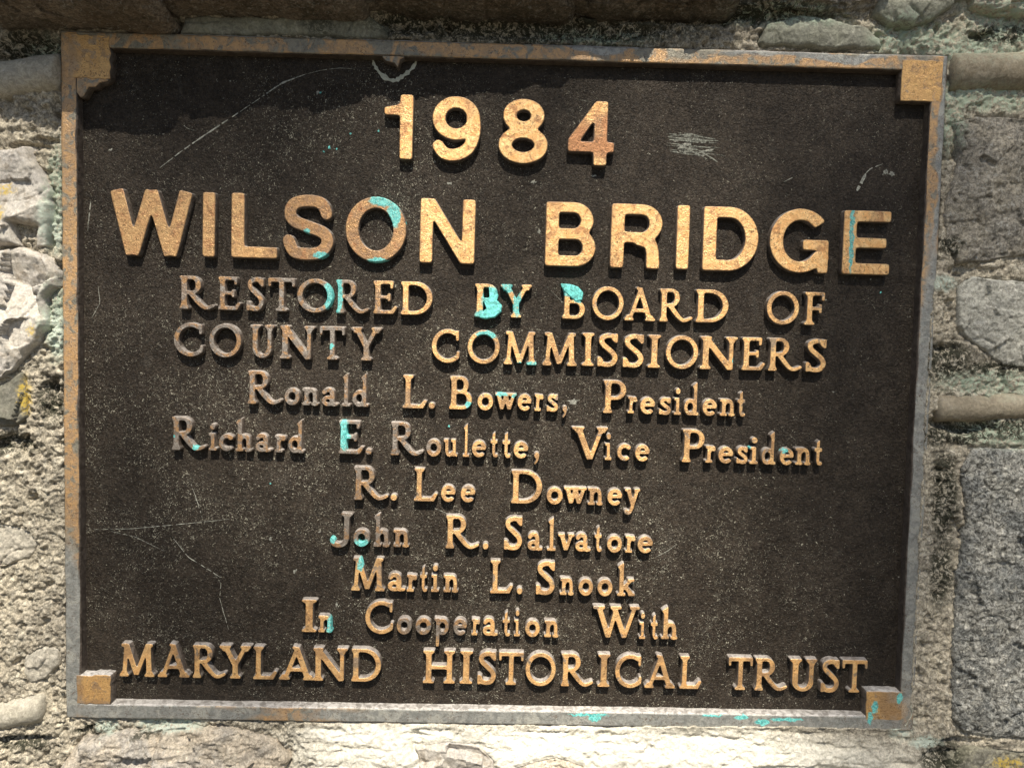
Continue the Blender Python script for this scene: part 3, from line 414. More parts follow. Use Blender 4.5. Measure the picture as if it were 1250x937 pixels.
def bronze(name, kind):
    t = NT(name); nrm = t.geo.outputs['True Normal']
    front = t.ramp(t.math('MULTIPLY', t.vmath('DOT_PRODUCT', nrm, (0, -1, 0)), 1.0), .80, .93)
    n1 = t.noise(55, 3, .6, .8); n2 = t.noise(260, 4, .65, .8); n3 = t.noise(1100, 3, .7, .5)
    fresh = t.mix(t.ramp(n2, .35, .65), (.95, .60, .27), (.82, .44, .165)) 
    worn = t.mix(t.ramp(n2, .4, .6), (.47, .265, .12), (.33, .20, .11))
    grey = t.mix(t.ramp(n2, .4, .6), (.24, .20, .165), (.31, .27, .23))
    if kind == 'big':
        tar = t.math('ADD', t.ramp(n1, .52, .74, 0, .6), t.patches([(-85, 105, 24, 30), (-130, 105, 26, 30), (67, 175, 16, 14)], .5, 5), clamp=True)
        ru = t.patches([(50, 172, 9, 12), (64, 170, 14, 6), (70, 182, 5, 8)], .5, 5)
        tar = t.math('ADD', tar, t.math('MULTIPLY', t.patches([(-225, 108, 62, 40)], .5, 10), .55), clamp=True)  # left letters dulled too, dimmer light there put into the colour
        c = t.mix(tar, fresh, worn); c = t.mix(t.math('MAXIMUM', ru, t.math('MULTIPLY', t.ramp(t.noise(95, 4, .65, 1.3), .53, .64), .75)), c, (.42, .20, .09))
    elif kind == 'small':
        dull = t.patches([(-165, 40, 75, 45), (-160, -30, 90, 48), (-78, -38, 30, 16), (-48, -166, 24, 12), (-110, -95, 40, 22)], .5, 14, 40.)
        tar = t.math('ADD', t.ramp(n1, .44, .62, 0, .75), dull, clamp=True)
        c = t.mix(tar, fresh, worn)
        c = t.mix(t.math('MULTIPLY', dull, t.ramp(t.noise(120, 3, .6, 1), .40, .56)), c, grey)
        c = t.mix(t.math('MULTIPLY', t.ramp(t.noise(75, 3, .6, 1), .60, .68), .75), c, grey)
    else:
        if kind == 'block':
            edge = t.ramp(t.noise(110, 5, .7, 1.4), .52, .62); edge = t.math('MAXIMUM', edge, t.math('MULTIPLY', t.patches([(286, -214, 12, 14), (-293, -214, 5, 16), (-280, -227, 14, 5), (-296, 220, 8, 14)], .4, 5), .9)); c = t.mix(t.math('MULTIPLY', edge, .7), t.mix(t.ramp(n2, .35, .65), (.66, .39, .15), (.54, .31, .12)), t.mix(t.ramp(n1, .4, .6), grey, (.30, .19, .11)))
        else:
            cool = t.mix(t.ramp(n2, .35, .65), (.19, .19, .175), (.29, .285, .26))
            tan = t.mix(t.ramp(n2, .38, .62), (.52, .31, .14), (.37, .24, .135))
            olive = t.mix(t.ramp(n2, .4, .6), (.17, .155, .12), (.26, .235, .18))
            m_cool = t.patches(FRAME_COOL, .3, 9, 30.); m_tan = t.patches(FRAME_TAN, .3, 9, 30.)
            c = t.mix(t.ramp(t.noise(60, 4, .65, .8), .47, .56), olive, tan)
            c = t.mix(m_tan, c, t.mix(t.ramp(t.noise(130, 4, .6, .8), .5, .62), tan, olive)); c = t.mix(m_cool, c, t.mix(t.ramp(t.noise(90, 4, .65, 1), .50, .62), cool, (.34, .33, .29)))
    pit = t.math('MULTIPLY', t.ramp(t.noise(600, 5, .75, 1.2), .54, .61), t.ramp(t.noise(70, 3, .6, 1.), .38, .6, .25, 1.)); c = t.mix(t.math('MULTIPLY', pit, .85), c, (.10, .055, .03))
    upw = t.ramp(t.vmath('DOT_PRODUCT', nrm, (0, 0, 1)), .25, .75)         # upward edges paler: sunlight on them painted into the colour
    side = t.mix(t.ramp(n2, .4, .62), (.06, .045, .035), (.12, .095, .075))  # sides kept dark, their shade painted into the colour
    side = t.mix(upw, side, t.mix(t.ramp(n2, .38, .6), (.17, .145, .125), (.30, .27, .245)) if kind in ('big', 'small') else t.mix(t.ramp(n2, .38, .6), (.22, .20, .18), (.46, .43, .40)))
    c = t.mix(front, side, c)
    tq = t.patches(VERDIGRIS_LETTERS if kind in ('big', 'small') else VERDIGRIS_FRAME, .2, 2.2, 330.)
    tq = t.math('MULTIPLY', tq, t.ramp(t.noise(850, 4, .75, 1.), .36, .46, .25, 1.))
    c = t.mix(tq, c, t.mix(t.ramp(t.noise(500, 4, .75, 1.5), .40, .60), (.045, .28, .27), (.20, .61, .56)))
    t.set('Base Color', c)
    met = t.math('MULTIPLY', t.math('MULTIPLY', front, METAL[kind]), t.math('SUBTRACT', 1.0, tq))
    t.set('Metallic', met)
    t.set('Roughness', t.ramp(n2, .3, .7, .30, .50))
    b = t.bump(n3, .6, .0007); b = t.bump(t.noise(380, 3, .6, .6), .35, .0012, b); t.set('Normal', b)
    return t.m
METAL = dict(big=.62, small=.6, frame=.25, block=.5)
FRAME_COOL = [(-296, -180, 12, 65), (-230, -231, 70, 9), (-20, -231, 110, 9), (160, -231, 140, 9), (295, -100, 12, 120), (297, 20, 8, 90), (60, 235, 40, 3), (210, 234, 60, 3), (299, 190, 3, 90)]
FRAME_TAN = [(-295, 30, 12, 130), (-130, -231, 50, 8), (-295, 170, 12, 40), (293, 150, 8, 110), (-190, 231, 30, 8), (0, 229, 60, 5), (190, 228, 70, 3), (-50, 232, 20, 6)]
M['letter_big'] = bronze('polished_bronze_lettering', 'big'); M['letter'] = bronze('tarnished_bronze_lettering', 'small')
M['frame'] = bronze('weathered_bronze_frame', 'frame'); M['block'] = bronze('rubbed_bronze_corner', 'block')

t = NT('dark_pebbled_bronze_ground')
dens = t.noise(22, 3, .6, .5)
reg = t.patches([(-150, -60, 190, 150), (60, -150, 150, 90), (-90, 150, 110, 60)], .9, 20, 20.)
thr = t.math('SUBTRACT', t.ramp(dens, .34, .62, .725, .665), t.math('MULTIPLY', reg, .05))
def worms(scale, dist, add, k):
    v = t.noise(scale, 2, .5, dist); return t.math('MULTIPLY', t.math('SUBTRACT', v, t.math('ADD', thr, add)), k, clamp=True)
spk = t.math('MAXIMUM', worms(640, 1.8, 0, 18.0), t.math('MULTIPLY', worms(330, 2.6, .05, 14.0), .8))
base = t.mix(t.ramp(t.noise(60, 4, .6, .5), .35, .65), (.0245, .018, .0125), (.0375, .0285, .0205))
base = t.mix(t.math('MULTIPLY', t.ramp(t.noise(30, 4, .65, 1.5), .60, .72), .4), base, (.066, .058, .047))
base = t.mix(1.0, base, t.ramp(t.noise(480, 4, .7, 1.2), .38, .62, .55, 1.35), 'MULTIPLY')
c = t.mix(t.math('MULTIPLY', spk, .9), base, (.36, .335, .26))
t.set('Base Color', c); t.set('Roughness', t.ramp(t.noise(700, 3, .6), .35, .65, .45, .65)); t.set('Metallic', .1); t.bsdf.inputs['Specular IOR Level'].default_value = .22
b = t.bump(t.noise(420, 3, .65, 1.2), 1.0, .0016); b = t.bump(t.noise(1100, 2, .6), .4, .0006, b); t.set('Normal', b)
M['plate'] = t.m
def plain(name, c, rough=.7, var=.25, sc=400):
    t = NT(name); n = t.noise(sc, 4, .65, .8); t.set('Base Color', t.mix(1.0, c, t.ramp(n, .3, .7, 1-var, 1+var), 'MULTIPLY')); t.set('Roughness', rough)
    t.set('Normal', t.bump(n, .3, .0006)); return t.m
M['scratch'] = plain('scraped_metal', (.27, .265, .22), .6, .6); M['scuff'] = plain('dull_scuffed_metal', (.13, .13, .105), .7, .9, 900); M['flake'] = plain('grey_corrosion_bloom', (.19, .185, .155), .8, .7, 900)
M['turq'] = plain('turquoise_verdigris', (.13, .50, .46), .75, .6, 500); M['pale_edge'] = plain('pale_chipped_paint', (.33, .33, .26), .7)
M['soil'] = plain('bare_earth', (.055, .047, .032), .95, .4, 6)
M['bark'] = plain('branch_bark', (.12, .09, .07), .9, .4, 60)
t = NT('green_leaf'); t.set('Base Color', t.mix(t.ramp(t.noise(9, 3), .4, .6), (.05, .10, .03), (.08, .13, .04))); t.set('Roughness', .5); M['leaf'] = t.m

# ---------------------------------------------------------------- ground
g = mesh_obj('ground', [(-60, -60, 0), (60, -60, 0), (60, 60, 0), (-60, 60, 0)], [(0, 1, 2, 3)], M['soil'], smooth=False); g['kind'] = 'structure'

# ---------------------------------------------------------------- stone wall
wall = link(bpy.data.objects.new('stone_wall', None)); wall.location = (0, .1, 0)
wall['label'] = 'rough rubble stone wall with crumbling sandy mortar and rounded pointing around the bronze plaque'; wall['category'] = 'stone wall'
def to_wall(o):
    o.parent = wall; o.matrix_parent_inverse = Matrix.Translation((0, -.1, 0)); return o

def grow(a, b, step, far0, far1, k=1.16):
    c = list(np.arange(a, b, step)); s = step; x = a; lo = []
    while x > far0: s *= k; x -= s; lo.append(x)
    s = step; x = c[-1]; hi = []
    while x < far1: s *= k; x += s; hi.append(x)
    return np.array(lo[::-1]+c+hi)
def mortar_height(X, Z):
    n25 = fbm(X, Z, 26, 3, 1); n7 = fbm(X, Z, 8, 3, 2); r = ridge(X, Z, 5.0, 3, 3)+.55*ridge(X, Z, 2.6, 2, 33); g = fbm(X, Z, 1.9, 2, 4)
    b, s2, A, *_ = cells(X+1.2*n7, Z+1.2*g, 2.6, 1); grain = np.maximum(0, .62-b)*(A > .45)*1.5
    pit = np.clip(-fbm(X, Z, 6.5, 3, 8)-.22, 0, 1)*6.5
    bottom = sstep((-Z-232)/6)*sstep((X+150)/40)*(1-sstep((X-300)/25))
    right = sstep((X-296)/4)
    top = sstep((Z-234)/4)
    amp = 1-.62*bottom-.25*right
    h = -2.2+1.5*n25+amp*(2.0*n7+1.5*r+.6*g+1.3*grain-1.3*pit)
    h += .35*right+1.6*np.exp(-((X-303)/5)**2)*right*sstep((140-Z)/60)
    h += bottom*(1.9+3.6*sstep((-Z-238)/24))-bottom*np.clip(fbm(X*.25, Z*1.6, 7, 3, 21)-.18, 0, 1)*4.5
    h -= top*1.2
    for x, z, rx, rz, d in CAVITIES:
        q = np.hypot((X-x)/rx, (Z-z)/rz)+.35*fbm(X, Z, 6, 2, 6); h += d*sstep((1.35-q)/.7)
    # lip over the right and lower edge of the frame, straight drop behind the rest of it
    ov = -.6+4.2*sstep((X-290)/6)*sstep((125-Z)/80)+2.4*sstep((-Z-225)/6)*sstep((X-60)/120)+.9*sstep((-Z-225)/6)*sstep((X+110)/60)+1.0*sstep((-X-290)/5)*sstep((-40-Z)/60)+.9*fbm(X, Z, 5, 2, 9)+1.4*np.clip(fbm(X, Z, 13, 2, 31), 0, 1)
    e = np.maximum(np.abs(X)-300, np.abs(Z)-236)+ov
    inside = sstep(-e/1.2+.3)
    lip = np.exp(-(e/3.)**2)*sstep((ov-.4)/1.5)
    h = np.where(lip > .02, np.maximum(h, h*(1-lip)+(.9+.35*g)*lip), h)
    return h*(1-inside)-15*inside, e
gx = grow(-352, 352, .85, -700, 700); gz = grow(-272, 268, .85, -1380, 330)
X, Z = np.meshgrid(gx, gz)
H, E_ = mortar_height(X, Z)
cut = np.zeros(X.shape, bool)
for poly, lev, rel, fac, tone, ed in STONES:
    P = np.array(poly); i0, i1 = np.searchsorted(gx, [P[:, 0].min()-6, P[:, 0].max()+6]); j0, j1 = np.searchsorted(gz, [P[:, 1].min()-6, P[:, 1].max()+6])
    s = (slice(j0, j1), slice(i0, i1)); d = sdf(poly, X[s], Z[s])+1.2*fbm(X[s], Z[s], 9, 3, 14)
    H[s] -= 7*sstep((d+.2)/3)+1.1*np.exp(-((d+.6)/1.0)**2); cut[s] |= d > 6
cut |= (np.abs(X) < 290) & (np.abs(Z) < 226)
P3 = np.stack([X/1000, -H/1000, Z0+Z/1000], -1)
kc = ~(cut[:-1, :-1] & cut[1:, 1:] & cut[:-1, 1:] & cut[1:, :-1])
to_wall(grid_obj('mortar', P3, kc, M['mortar']))

for k, (poly, lev, rel, fac, tone, ed) in enumerate(STONES):
    P = np.array(poly); st = .8
    x = np.arange(max(P[:, 0].min()-5, -420), min(P[:, 0].max()+5, 440), st); z = np.arange(max(P[:, 1].min()-5, -330), P[:, 1].max()+5, st); X, Z = np.meshgrid(x, z)
    d = sdf(poly, X, Z)+1.2*fbm(X, Z, 9, 3, 14)
    wx = X+2.5*fbm(X, Z, 22, 3, k+40); wz = Z+2.5*fbm(X, Z, 22, 3, k+50)
    b, s2, A, B, Cc, DX, DY = cells(wx, wz, 24, k+3); b2, s3, A2, B2, C2, DX2, DY2 = cells(wx, wz, 9, k+9)
    ang = tone in ('violet', 'olive', 'brown', 'pale'); h = -8+(8+lev)*sstep((d+1.2)/2.6)+rel*np.sqrt(np.clip(d/(ed*(1.1 if ang else 3.2)), 0, 1)); tl = 1.9 if ang else 1.0
    body = sstep(d/3.0)
    h = h+body*(fac*((A-.5)*.9+tl*((B-.5)*DX*.09+(Cc-.5)*DY*.12))+fac*.22*((A2-.5)*1.2+(B2-.5)*DX2*.14+(C2-.5)*DY2*.14)
                +.55*fbm(X, Z, 12, 3, k+60)+.35*ridge(X, Z, 3.4, 3, k+70)+.18*fbm(X, Z, 1.6, 2, k+80))
    rough = {'bluegrey': 1.1, 'brownviolet': 1.0, 'lightgrey': .6, 'yellow': .8, 'brown': .9, 'pale': .7, 'violet': .35}.get(tone, .15)
    h = h+body*rough*(.8*ridge(X, Z, 5.5, 3, k+90)+.5*fbm(X, Z, 2.4, 2, k+95)-np.clip(-fbm(X, Z, 5, 3, k+99)-.3, 0, 1)*4)
    if tone == 'brown': h = h+body*1.3*ridge(X*.35, Z*1.2, 5, 3, 77)
    crack = np.abs(vn(wx, wz, 40, k+7)-.05); h = h-body*1.5*np.exp(-(crack/.022)**2)
    keep = (d > -1.6); kc = keep[:-1, :-1] & keep[1:, 1:] & keep[:-1, 1:] & keep[1:, :-1]
    to_wall(grid_obj('stone', np.stack([X/1000, -h/1000, Z0+Z/1000], -1), kc, M[tone]))

# rounded pointing ribbons
for k, (pts, rad, tone) in enumerate(BEADS):
    P = np.array(pts); s = np.r_[0, np.cumsum(np.hypot(*np.diff(P, axis=0).T))]; n = int(s[-1]/1.2)
    u = np.linspace(0, s[-1], n); cx = np.interp(u, s, P[:, 0]); cz = np.interp(u, s, P[:, 1])
    a = np.linspace(-.06*math.pi, 1.06*math.pi, 44); U, Aa = np.meshgrid(u, a, indexing='ij')
    endd = np.minimum(U if P[0][0] > -340 else 99, (s[-1]-U) if P[-1][0] < 340 else 99)
    sc = np.clip(endd/3.0, 0.0, 1)**.45
    rr = rad*(1+.05*fbm(U, Aa*rad, 16, 2, k+5)+.02*fbm(U, Aa*rad, 4, 3, k+6))*sc
    x = np.broadcast_to(cx[:, None], U.shape)+0*U; z = cz[:, None]-np.cos(Aa)*rr; h = -5.5+np.sin(Aa)*rr*.95+.25*fbm(U, Aa*rad, 2.2, 2, k+9)
    h = np.where(np.sin(Aa) < .2, h-2*(.2-np.sin(Aa)), h)
    to_wall(grid_obj('mortar_bead', np.stack([x/1000, -h/1000, Z0+z/1000], -1), np.ones((n-1, 43), bool), M['beadm' if tone == 'bead' else 'beadbrown']))

# projecting course of stones just above the plaque
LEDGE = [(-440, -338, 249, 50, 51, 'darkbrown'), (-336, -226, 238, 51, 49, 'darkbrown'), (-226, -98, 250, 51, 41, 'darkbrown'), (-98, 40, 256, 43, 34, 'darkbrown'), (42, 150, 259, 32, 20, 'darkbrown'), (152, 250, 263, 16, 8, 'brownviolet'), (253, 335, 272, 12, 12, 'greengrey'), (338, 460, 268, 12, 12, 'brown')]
for k, (xa, xb, zb, dm0, dm1, tone) in enumerate(LEDGE):
    xa -= 5; xb += 5; nu = int((xb-xa)/1.1); nv = 190
    u = np.linspace(0, 1, nu); v = np.linspace(0, 1, nv); V_, U = np.meshgrid(v, u)
    X = xa+(xb-xa)*U; dm = dm0+(dm1-dm0)*U
    side = np.minimum(U, 1-U)*(xb-xa); rnd = np.sqrt(np.clip(side/9, 0, 1)*(2-np.clip(side/9, 0, 1)))
    edge_n = fbm(X, X*0+k*37, 30, 3, k+1)
    # profile: back low -> outward under the belly -> up the face
    under = np.clip(V_/.45, 0, 1); face = np.clip((V_-.45)/.55, 0, 1)
    h = -14+(dm*(.86+.14*rnd)+14)*np.sin(under*math.pi/2)**1.0
    zz = zb-2+3*edge_n+20*(1-np.cos(under*math.pi/2))+(1-rnd)*5+face*150
    q = 1-.9*sstep((under-.55)/.45); nn = q*(3.2*fbm(X, h*.8+zz, 26, 4, k+20)+2.2*ridge(X, h*.8+zz, 9, 3, k+25)+1.2*ridge(X, h+zz, 3.6, 2, k+28))
    b, s2, A, B, Cc, DX, DY = cells(X, h*.8+zz, 30, k+3)
    nn += q*(5*(A-.5)+(B-.5)*DX*.35+(Cc-.5)*DY*.5)
    h = h+nn*(.35+.65*under); zz = zz-nn*(1-face)*.7*under*(.25+.75*(1-sstep((under-.55)/.45)))
    h = h-30*sstep((face-.93)/.07)
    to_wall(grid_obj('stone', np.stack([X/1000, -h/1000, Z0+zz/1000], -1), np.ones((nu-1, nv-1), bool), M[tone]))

# ---------------------------------------------------------------- bronze plaque
plaque = link(bpy.data.objects.new('bronze_plaque', None)); plaque.location = (0, 0, Z0)
plaque['label'] = 'cast bronze memorial plaque headed 1984 with raised golden lettering on a dark pebbled ground'; plaque['category'] = 'plaque'
def to_pl(o):
    o.parent = plaque; o.matrix_parent_inverse = Matrix.Translation((0, 0, -Z0)); return o
BACK = -7.0                                 # recessed ground of the plaque, mm behind the frame's face
# ground plate: gently uneven sheet
x = np.arange(-296, 296.1, 2.0); z = np.arange(-232, 232.1, 2.0); X, Z = np.meshgrid(x, z)
h = BACK+.05*fbm(X, Z, 30, 2, 5)
to_pl(grid_obj('ground_plate', np.stack([X/1000, -h/1000, Z0+Z/1000], -1), np.ones((len(z)-1, len(x)-1), bool), M['plate']))
# frame: ring of cross sections swept round the rectangle
def ring_frame():
    OX, OZ = 300, 236; V = []; F = []; sec = [(0.9, -14), (0.15, -1.6), (.9, -.3), (1.8, 0), (9.8, 0), (10.6, -.35), (11.1, -1.4), (11.7, -7.6)]
    corners = [(-1, 1), (1, 1), (1, -1), (-1, -1)]; N = 60; rows = []
    for c in range(4):
        (sx, sz), (tx, tz) = corners[c], corners[(c+1) % 4]
        for i in range(N):
            t = i/N
            row = []
            for q, (ins, dep) in enumerate(sec):
                ax, az = sx*(OX-ins), sz*(OZ-ins); bx, bz = tx*(OX-ins), tz*(OZ-ins)
                x = ax+(bx-ax)*t; z = az+(bz-az)*t
                j = .28*math.sin(x*.21+z*.17+q)+.22*math.sin(x*.053+1.7*q+z*.07) if 0 < i else 0
                if c % 2 == 0: z += j*.6
                else: x += j*.6
                row.append(len(V)); V.append(W(x, z, dep+(.12*math.sin(x*.09+z*.13) if 1 < q < 6 else 0)))
            rows.append(row)
    n = len(rows)
    for i in range(n):
        a, b = rows[i], rows[(i+1) % n]
        for q in range(len(sec)-1): F.append((a[q], b[q], b[q+1], a[q+1]))
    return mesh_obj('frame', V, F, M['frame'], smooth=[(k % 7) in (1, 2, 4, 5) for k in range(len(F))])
to_pl(ring_frame())
def slab(name, poly, top, bot, mat, bev=.45, draft=.5, parent=None):
    """flat-topped cast block following an outline (mm), chamfered edge and drafted sides"""
    P = np.array(poly, float)
    area = .5*np.sum(P[:, 0]*np.roll(P[:, 1], -1)-np.roll(P[:, 0], -1)*P[:, 1])
    if area < 0: P = P[::-1]
    V, F, sm = loops_solid([P], top, bot, bev, draft); return to_pl(mesh_obj(name, [W(*v) for v in V], F, mat, smooth=sm))
def loops_solid(loops, top, bot, bev, draft):
    rings = []; V = []; F = []; sm = []
    for P in loops:
        e = np.roll(P, -1, 0)-P; e /= np.hypot(*e.T)[:, None]+1e-12; nrm = np.stack([e[:, 1], -e[:, 0]], 1)
        n = nrm+np.roll(nrm, 1, 0); n /= (np.hypot(*n.T)[:, None]+1e-9); cosv = np.clip((n*nrm).sum(1), .55, 1)[:, None]; n = n/cosv
        base = len(V); m = len(P)
        for off, dep in ((-bev, top), (0, top-bev*.55), (draft, bot)):
            Q = P+n*off
            for q in Q: V.append((q[0], dep, q[1]))
        for r in (0, 1):
            for i in range(m):
                j = (i+1) % m; F.append((base+r*m+i, base+r*m+j, base+(r+1)*m+j, base+(r+1)*m+i)[::-1]); sm.append(True)
        rings.append((base, m))
    loops = [np.array(P) for P in loops]
    inside = [[k for k, o in enumerate(loops) if k != i and sdf(o, np.array([P[0, 0]]), np.array([P[0, 1]]))[0] > 0] for i, P in enumerate(loops)]
    for i in range(len(loops)):
        if len(inside[i]) % 2: continue
        grp = [i]+[k for k in range(len(loops)) if i in inside[k]]
        polys = [[Vector((V[rings[g][0]+q][0], V[rings[g][0]+q][2], 0)) for q in range(rings[g][1])] for g in grp]
        flat = [rings[g][0]+q for g in grp for q in range(rings[g][1])]
        for t in tessellate_polygon(polys):
            f = [flat[q] for q in t]; a, b_, c = (np.array(V[q])[[0, 2]] for q in f)
            if (b_[0]-a[0])*(c[1]-a[1])-(b_[1]-a[1])*(c[0]-a[0]) < 0: f = f[::-1]
            F.append(tuple(f)); sm.append(False)
    return [(v[0], v[2], v[1]) for v in V], F, sm          # x, z, depth in mm

def rough_box(x0, x1, z0, z1, seed, a=.25):
    R = random.Random(seed); P = []
    for (ax, az), (bx, bz) in (((x0, z0), (x1, z0)), ((x1, z0), (x1, z1)), ((x1, z1), (x0, z1)), ((x0, z1), (x0, z0))):
        for i in range(7): P.append((ax+(bx-ax)*i/7+R.uniform(-a, a)*(i > 0), az+(bz-az)*i/7+R.uniform(-a, a)*(i > 0)))
    return P
slab('corner_block', rough_box(-294.5, -266.2, 204.9, 233.5, 1, .7), .14, -7.4, M['block'], draft=.3)
slab('corner_block', rough_box(268.2, 296.5, 204.7, 232.0, 2, .3), .14, -7.4, M['block'], draft=.3)
slab('corner_block', rough_box(-292.0, -268.4, -225.0, -204.6, 3, .6), .14, -7.4, M['block'], draft=.9)
slab('corner_block', rough_box(264.9, 290.5, -227.5, -207.0, 4, .35), .14, -7.4, M['block'], draft=.9)
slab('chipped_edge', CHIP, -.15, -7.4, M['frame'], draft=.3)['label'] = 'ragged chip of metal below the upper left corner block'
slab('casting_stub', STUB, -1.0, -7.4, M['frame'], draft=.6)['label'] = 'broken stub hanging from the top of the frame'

# ---- raised letters
_cache = {}
def glyph_mesh(font, ch, height_mm, depth):
    key = (font, ch)
    if key in _cache: return _cache[key]
    loops = glyph_loops((sans_glyph if font == 'sans' else serif_glyph)(ch))
    P = np.concatenate(loops); x0, x1 = P[:, 0].min(), P[:, 0].max()
    L = [(q-np.array([x0, 0]))*height_mm for q in loops]
    for i, q in enumerate(L):                    # outer loops anticlockwise, holes clockwise
        area = .5*np.sum(q[:, 0]*np.roll(q[:, 1], -1)-np.roll(q[:, 0], -1)*q[:, 1])
        depth_in = sum(sdf(o, np.array([q[0, 0]]), np.array([q[0, 1]]))[0] > 0 for k, o in enumerate(L) if k != i)
        if (area < 0) != (depth_in % 2 == 1): L[i] = q[::-1]
    V, F, sm = loops_solid(L, depth, -.5, .36 if font == 'serif' else .55, .5)
    me = bpy.data.meshes.new('letter'); me.from_pydata([(x/1000, -d/1000, z/1000) for x, z, d in V], [], F)
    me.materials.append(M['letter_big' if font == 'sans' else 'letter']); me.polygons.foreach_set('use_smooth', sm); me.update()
    _cache[key] = (me, (x1-x0)*height_mm); return _cache[key]
LR = random.Random(3)
for font, z0, k, cap, row in ROWS:
    capf = cap*(.985 if font == 'sans' else .96)
    for tok in row.split():
        ch = tok[0]; a, b = map(float, tok[1:].split(':')); ref = 44.0 if font == 'sans' else 23.2
        me, w = glyph_mesh(font, ch, ref, 5.4 if font == 'sans' else 5.2)
        o = link(bpy.data.objects.new('letter', me), plaque)
        o.location = (a/1000, -BACK/1000, (z0+k*(a+b)/2+LR.uniform(-.15, .15))/1000)
        sx = max(.4, (b-a-.35)/w); o.scale = (sx, LR.uniform(.97, 1.03), capf/ref); o.rotation_euler = (0, -k+LR.uniform(-.006, .006), 0)

for P in [[(-9.21, 72.19), (-5.25, 71.16), (-2.9, 66.73), (-3.95, 63.33), (-0.5, 60.05), (-0.4, 55.55), (-4.82, 51.51), (-11.57, 50.23), (-15.54, 51.26), (-13.91, 54.11), (-10.59, 57.56), (-12.38, 62.01), (-8.51, 65.47)], [(40.89, 75.62), (47.11, 75.2), (52.24, 73.64), (55.73, 69.79), (55.31, 64.73), (50.82, 63.5), (46.77, 66.77), (42.73, 70.05)]]:
    slab('verdigris_crust', P, -1.45, -7.2, M['turq'], bev=.7, draft=.3)

# ---- scrapes, corrosion blooms and specks on the dark ground
def ribbon(name, pts, w, mat, seed):
    R = random.Random(seed); P = np.array(pts, float); s = np.r_[0, np.cumsum(np.hypot(*np.diff(P, axis=0).T))]; n = max(4, int(s[-1]/1.6))
    u = np.linspace(0, s[-1], n); x = np.interp(u, s, P[:, 0]); z = np.interp(u, s, P[:, 1])
    if len(P) > 2: x[1:-1] = (x[:-2]+2*x[1:-1]+x[2:])/4; z[1:-1] = (z[:-2]+2*z[1:-1]+z[2:])/4
    dx = np.gradient(x); dz = np.gradient(z); L = np.hypot(dx, dz)+1e-9; V = []; F = []
    for i in range(n):
        ww = w*.5*(.35+.65*math.sin(math.pi*(i+.3)/(n-.4)))*R.uniform(.45, 1.25); nx, nz = -dz[i]/L[i], dx[i]/L[i]; jx = R.uniform(-.12, .12)
        V += [W(x[i]+nx*ww+jx, z[i]+nz*ww, BACK+.06), W(x[i]+jx, z[i], BACK+.22), W(x[i]-nx*ww+jx, z[i]-nz*ww, BACK+.06)]
        if i and R.random() > (.0 if 'ring' in name else .16): a = 3*i; F += [(a-3, a, a+1, a-2), (a-2, a+1, a+2, a-1)]
    return to_pl(mesh_obj(name, V, F, mat))
for i, (pts, w) in enumerate(SCRATCHES): ribbon('scratch', pts, w*1.25, M['scuff' if i >= len(SCRATCHES)-30 else 'scratch'], i)
ribbon('chipped_ring', RING, 3.4, M['pale_edge'], 77)['label'] = 'pale chipped arc under the broken stub'
def blob(name, x, z, rx, rz, rot, mat, seed, top=.2):
    R = random.Random(seed); n = 13; V = [W(x, z, BACK+top)]; F = []; c, s = math.cos(math.radians(rot)), math.sin(math.radians(rot))
    for i in range(n):
        a = 2*math.pi*i/n; q = R.uniform(.35, 1.1); px, pz = rx*q*math.cos(a), rz*q*math.sin(a)
        V.append(W(x+px*c-pz*s, z+px*s+pz*c, BACK+.05)); F.append((0, 1+i, 1+(i+1) % n))
    return to_pl(mesh_obj(name, V, F, mat))
for i, (x, z, a, b, r) in enumerate(FLAKES): blob('corrosion_flake', x, z, a*.5, b*.5, r, M['flake'], i)
for i, (x, z, r) in enumerate(SPECKS): blob('verdigris_speck', x, z, r, r*.9, i*40, M['turq'] if i < 12 else M['pale_edge'], i+50, .35)

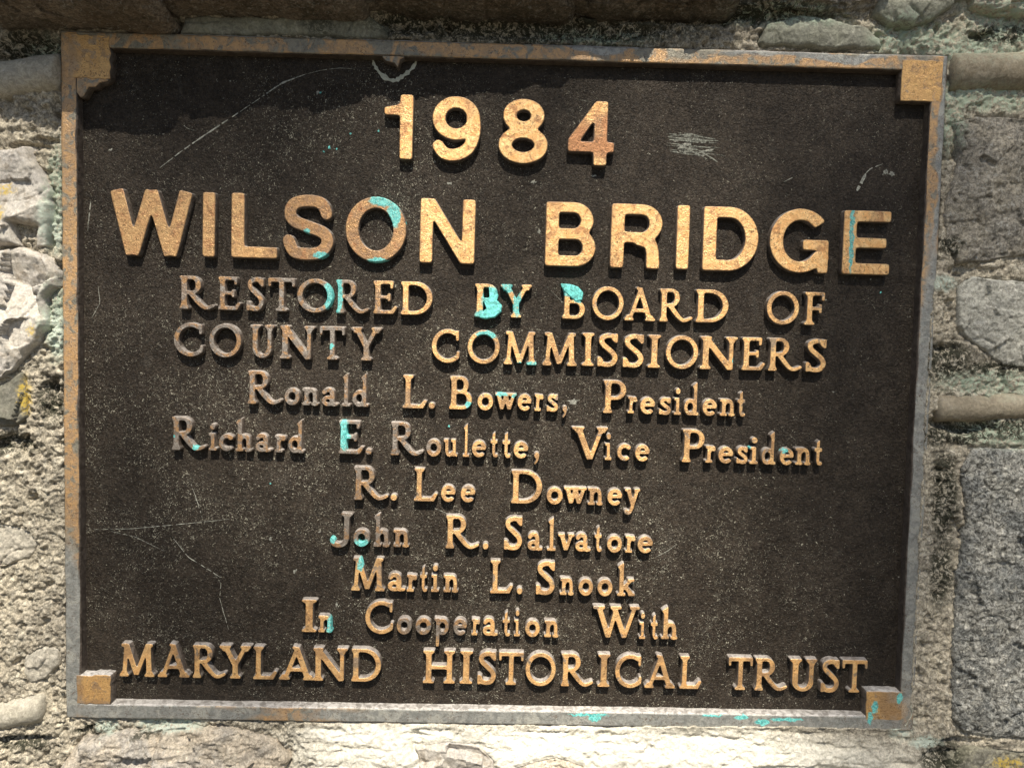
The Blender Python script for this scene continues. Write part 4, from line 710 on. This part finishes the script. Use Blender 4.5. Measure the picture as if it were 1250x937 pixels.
# ---------------------------------------------------------------- unseen branch added behind the viewer to dapple the light
br = link(bpy.data.objects.new('added_shade_branch', None)); SD = Vector((.05, -1.0, 1.45)).normalized()      # towards the sun
DIST = 12.0; bc = Vector((0, 0, Z0))+SD*DIST; br.location = bc
br['label'] = 'unseen leafy branch added to dapple the sunlight on the wall'; br['category'] = 'branch'
def spray_point(xm, zm, R):                       # a leaf that shades wall point (xm, zm) mm
    d = DIST+R.uniform(-.7, .7); return Vector((xm/1000, 0, Z0+zm/1000))+SD*d
def add_leaf(V, F, p, R, s):
    q = Vector((R.gauss(0, 1), R.gauss(0, 1), R.gauss(0, 1))).normalized(); u = q.orthogonal().normalized(); v = q.cross(u)
    a = R.uniform(0, 6.28); d = u*math.cos(a)+v*math.sin(a); e = q.cross(d); n = len(V)
    for (l, w) in ((0, 0), (.3, .5), (.65, .42), (1, 0), (.65, -.42), (.3, -.5)): V.append(tuple(p+d*(l-.5)*s+e*w*s*.62+q*abs(w)*s*.12))
    F += [(n, n+1, n+2, n+3), (n, n+3, n+4, n+5)]
R = random.Random(21); V = []; F = []
for cx in range(-460, 480, 20):
    for cz in range(-330, 400, 20):
        T = SHADE(cx, cz); m = -math.log(max(T, .02))*(.02*.02)/.00155
        k = int(m)+(R.random() < m-int(m))
        for i in range(k): add_leaf(V, F, spray_point(cx+R.uniform(-10, 10), cz+R.uniform(-10, 10), R), R, R.uniform(.055, .085))
lf = mesh_obj('added_leaf_cluster', V, F, M['leaf'], smooth=False); lf.parent = br; lf.matrix_parent_inverse = Matrix.Translation(-bc); lf['kind'] = 'stuff'
def added_limb(pts, r0, r1):
    V = []; F = []; n = len(pts)
    for i, p in enumerate(pts):
        p = Vector(p); d = (Vector(pts[min(i+1, n-1)])-Vector(pts[max(i-1, 0)])).normalized(); u = d.orthogonal().normalized(); v = d.cross(u); r = r0+(r1-r0)*i/(n-1)
        for k in range(8): a = k*math.pi/4; V.append(tuple(p+u*r*math.cos(a)+v*r*math.sin(a)))
        if i:
            for k in range(8): a, b = (i-1)*8+k, (i-1)*8+(k+1) % 8; F.append((a, b, b+8, a+8))
    o = mesh_obj('added_limb', V, F, M['bark']); o.parent = br; o.matrix_parent_inverse = Matrix.Translation(-bc)
added_limb([bc+Vector((1.9, -.6, .1)), bc+Vector((1.2, -.3, .15)), bc+Vector((.75, 0, .1)), bc+Vector((.6, .1, -.25))], .05, .018)
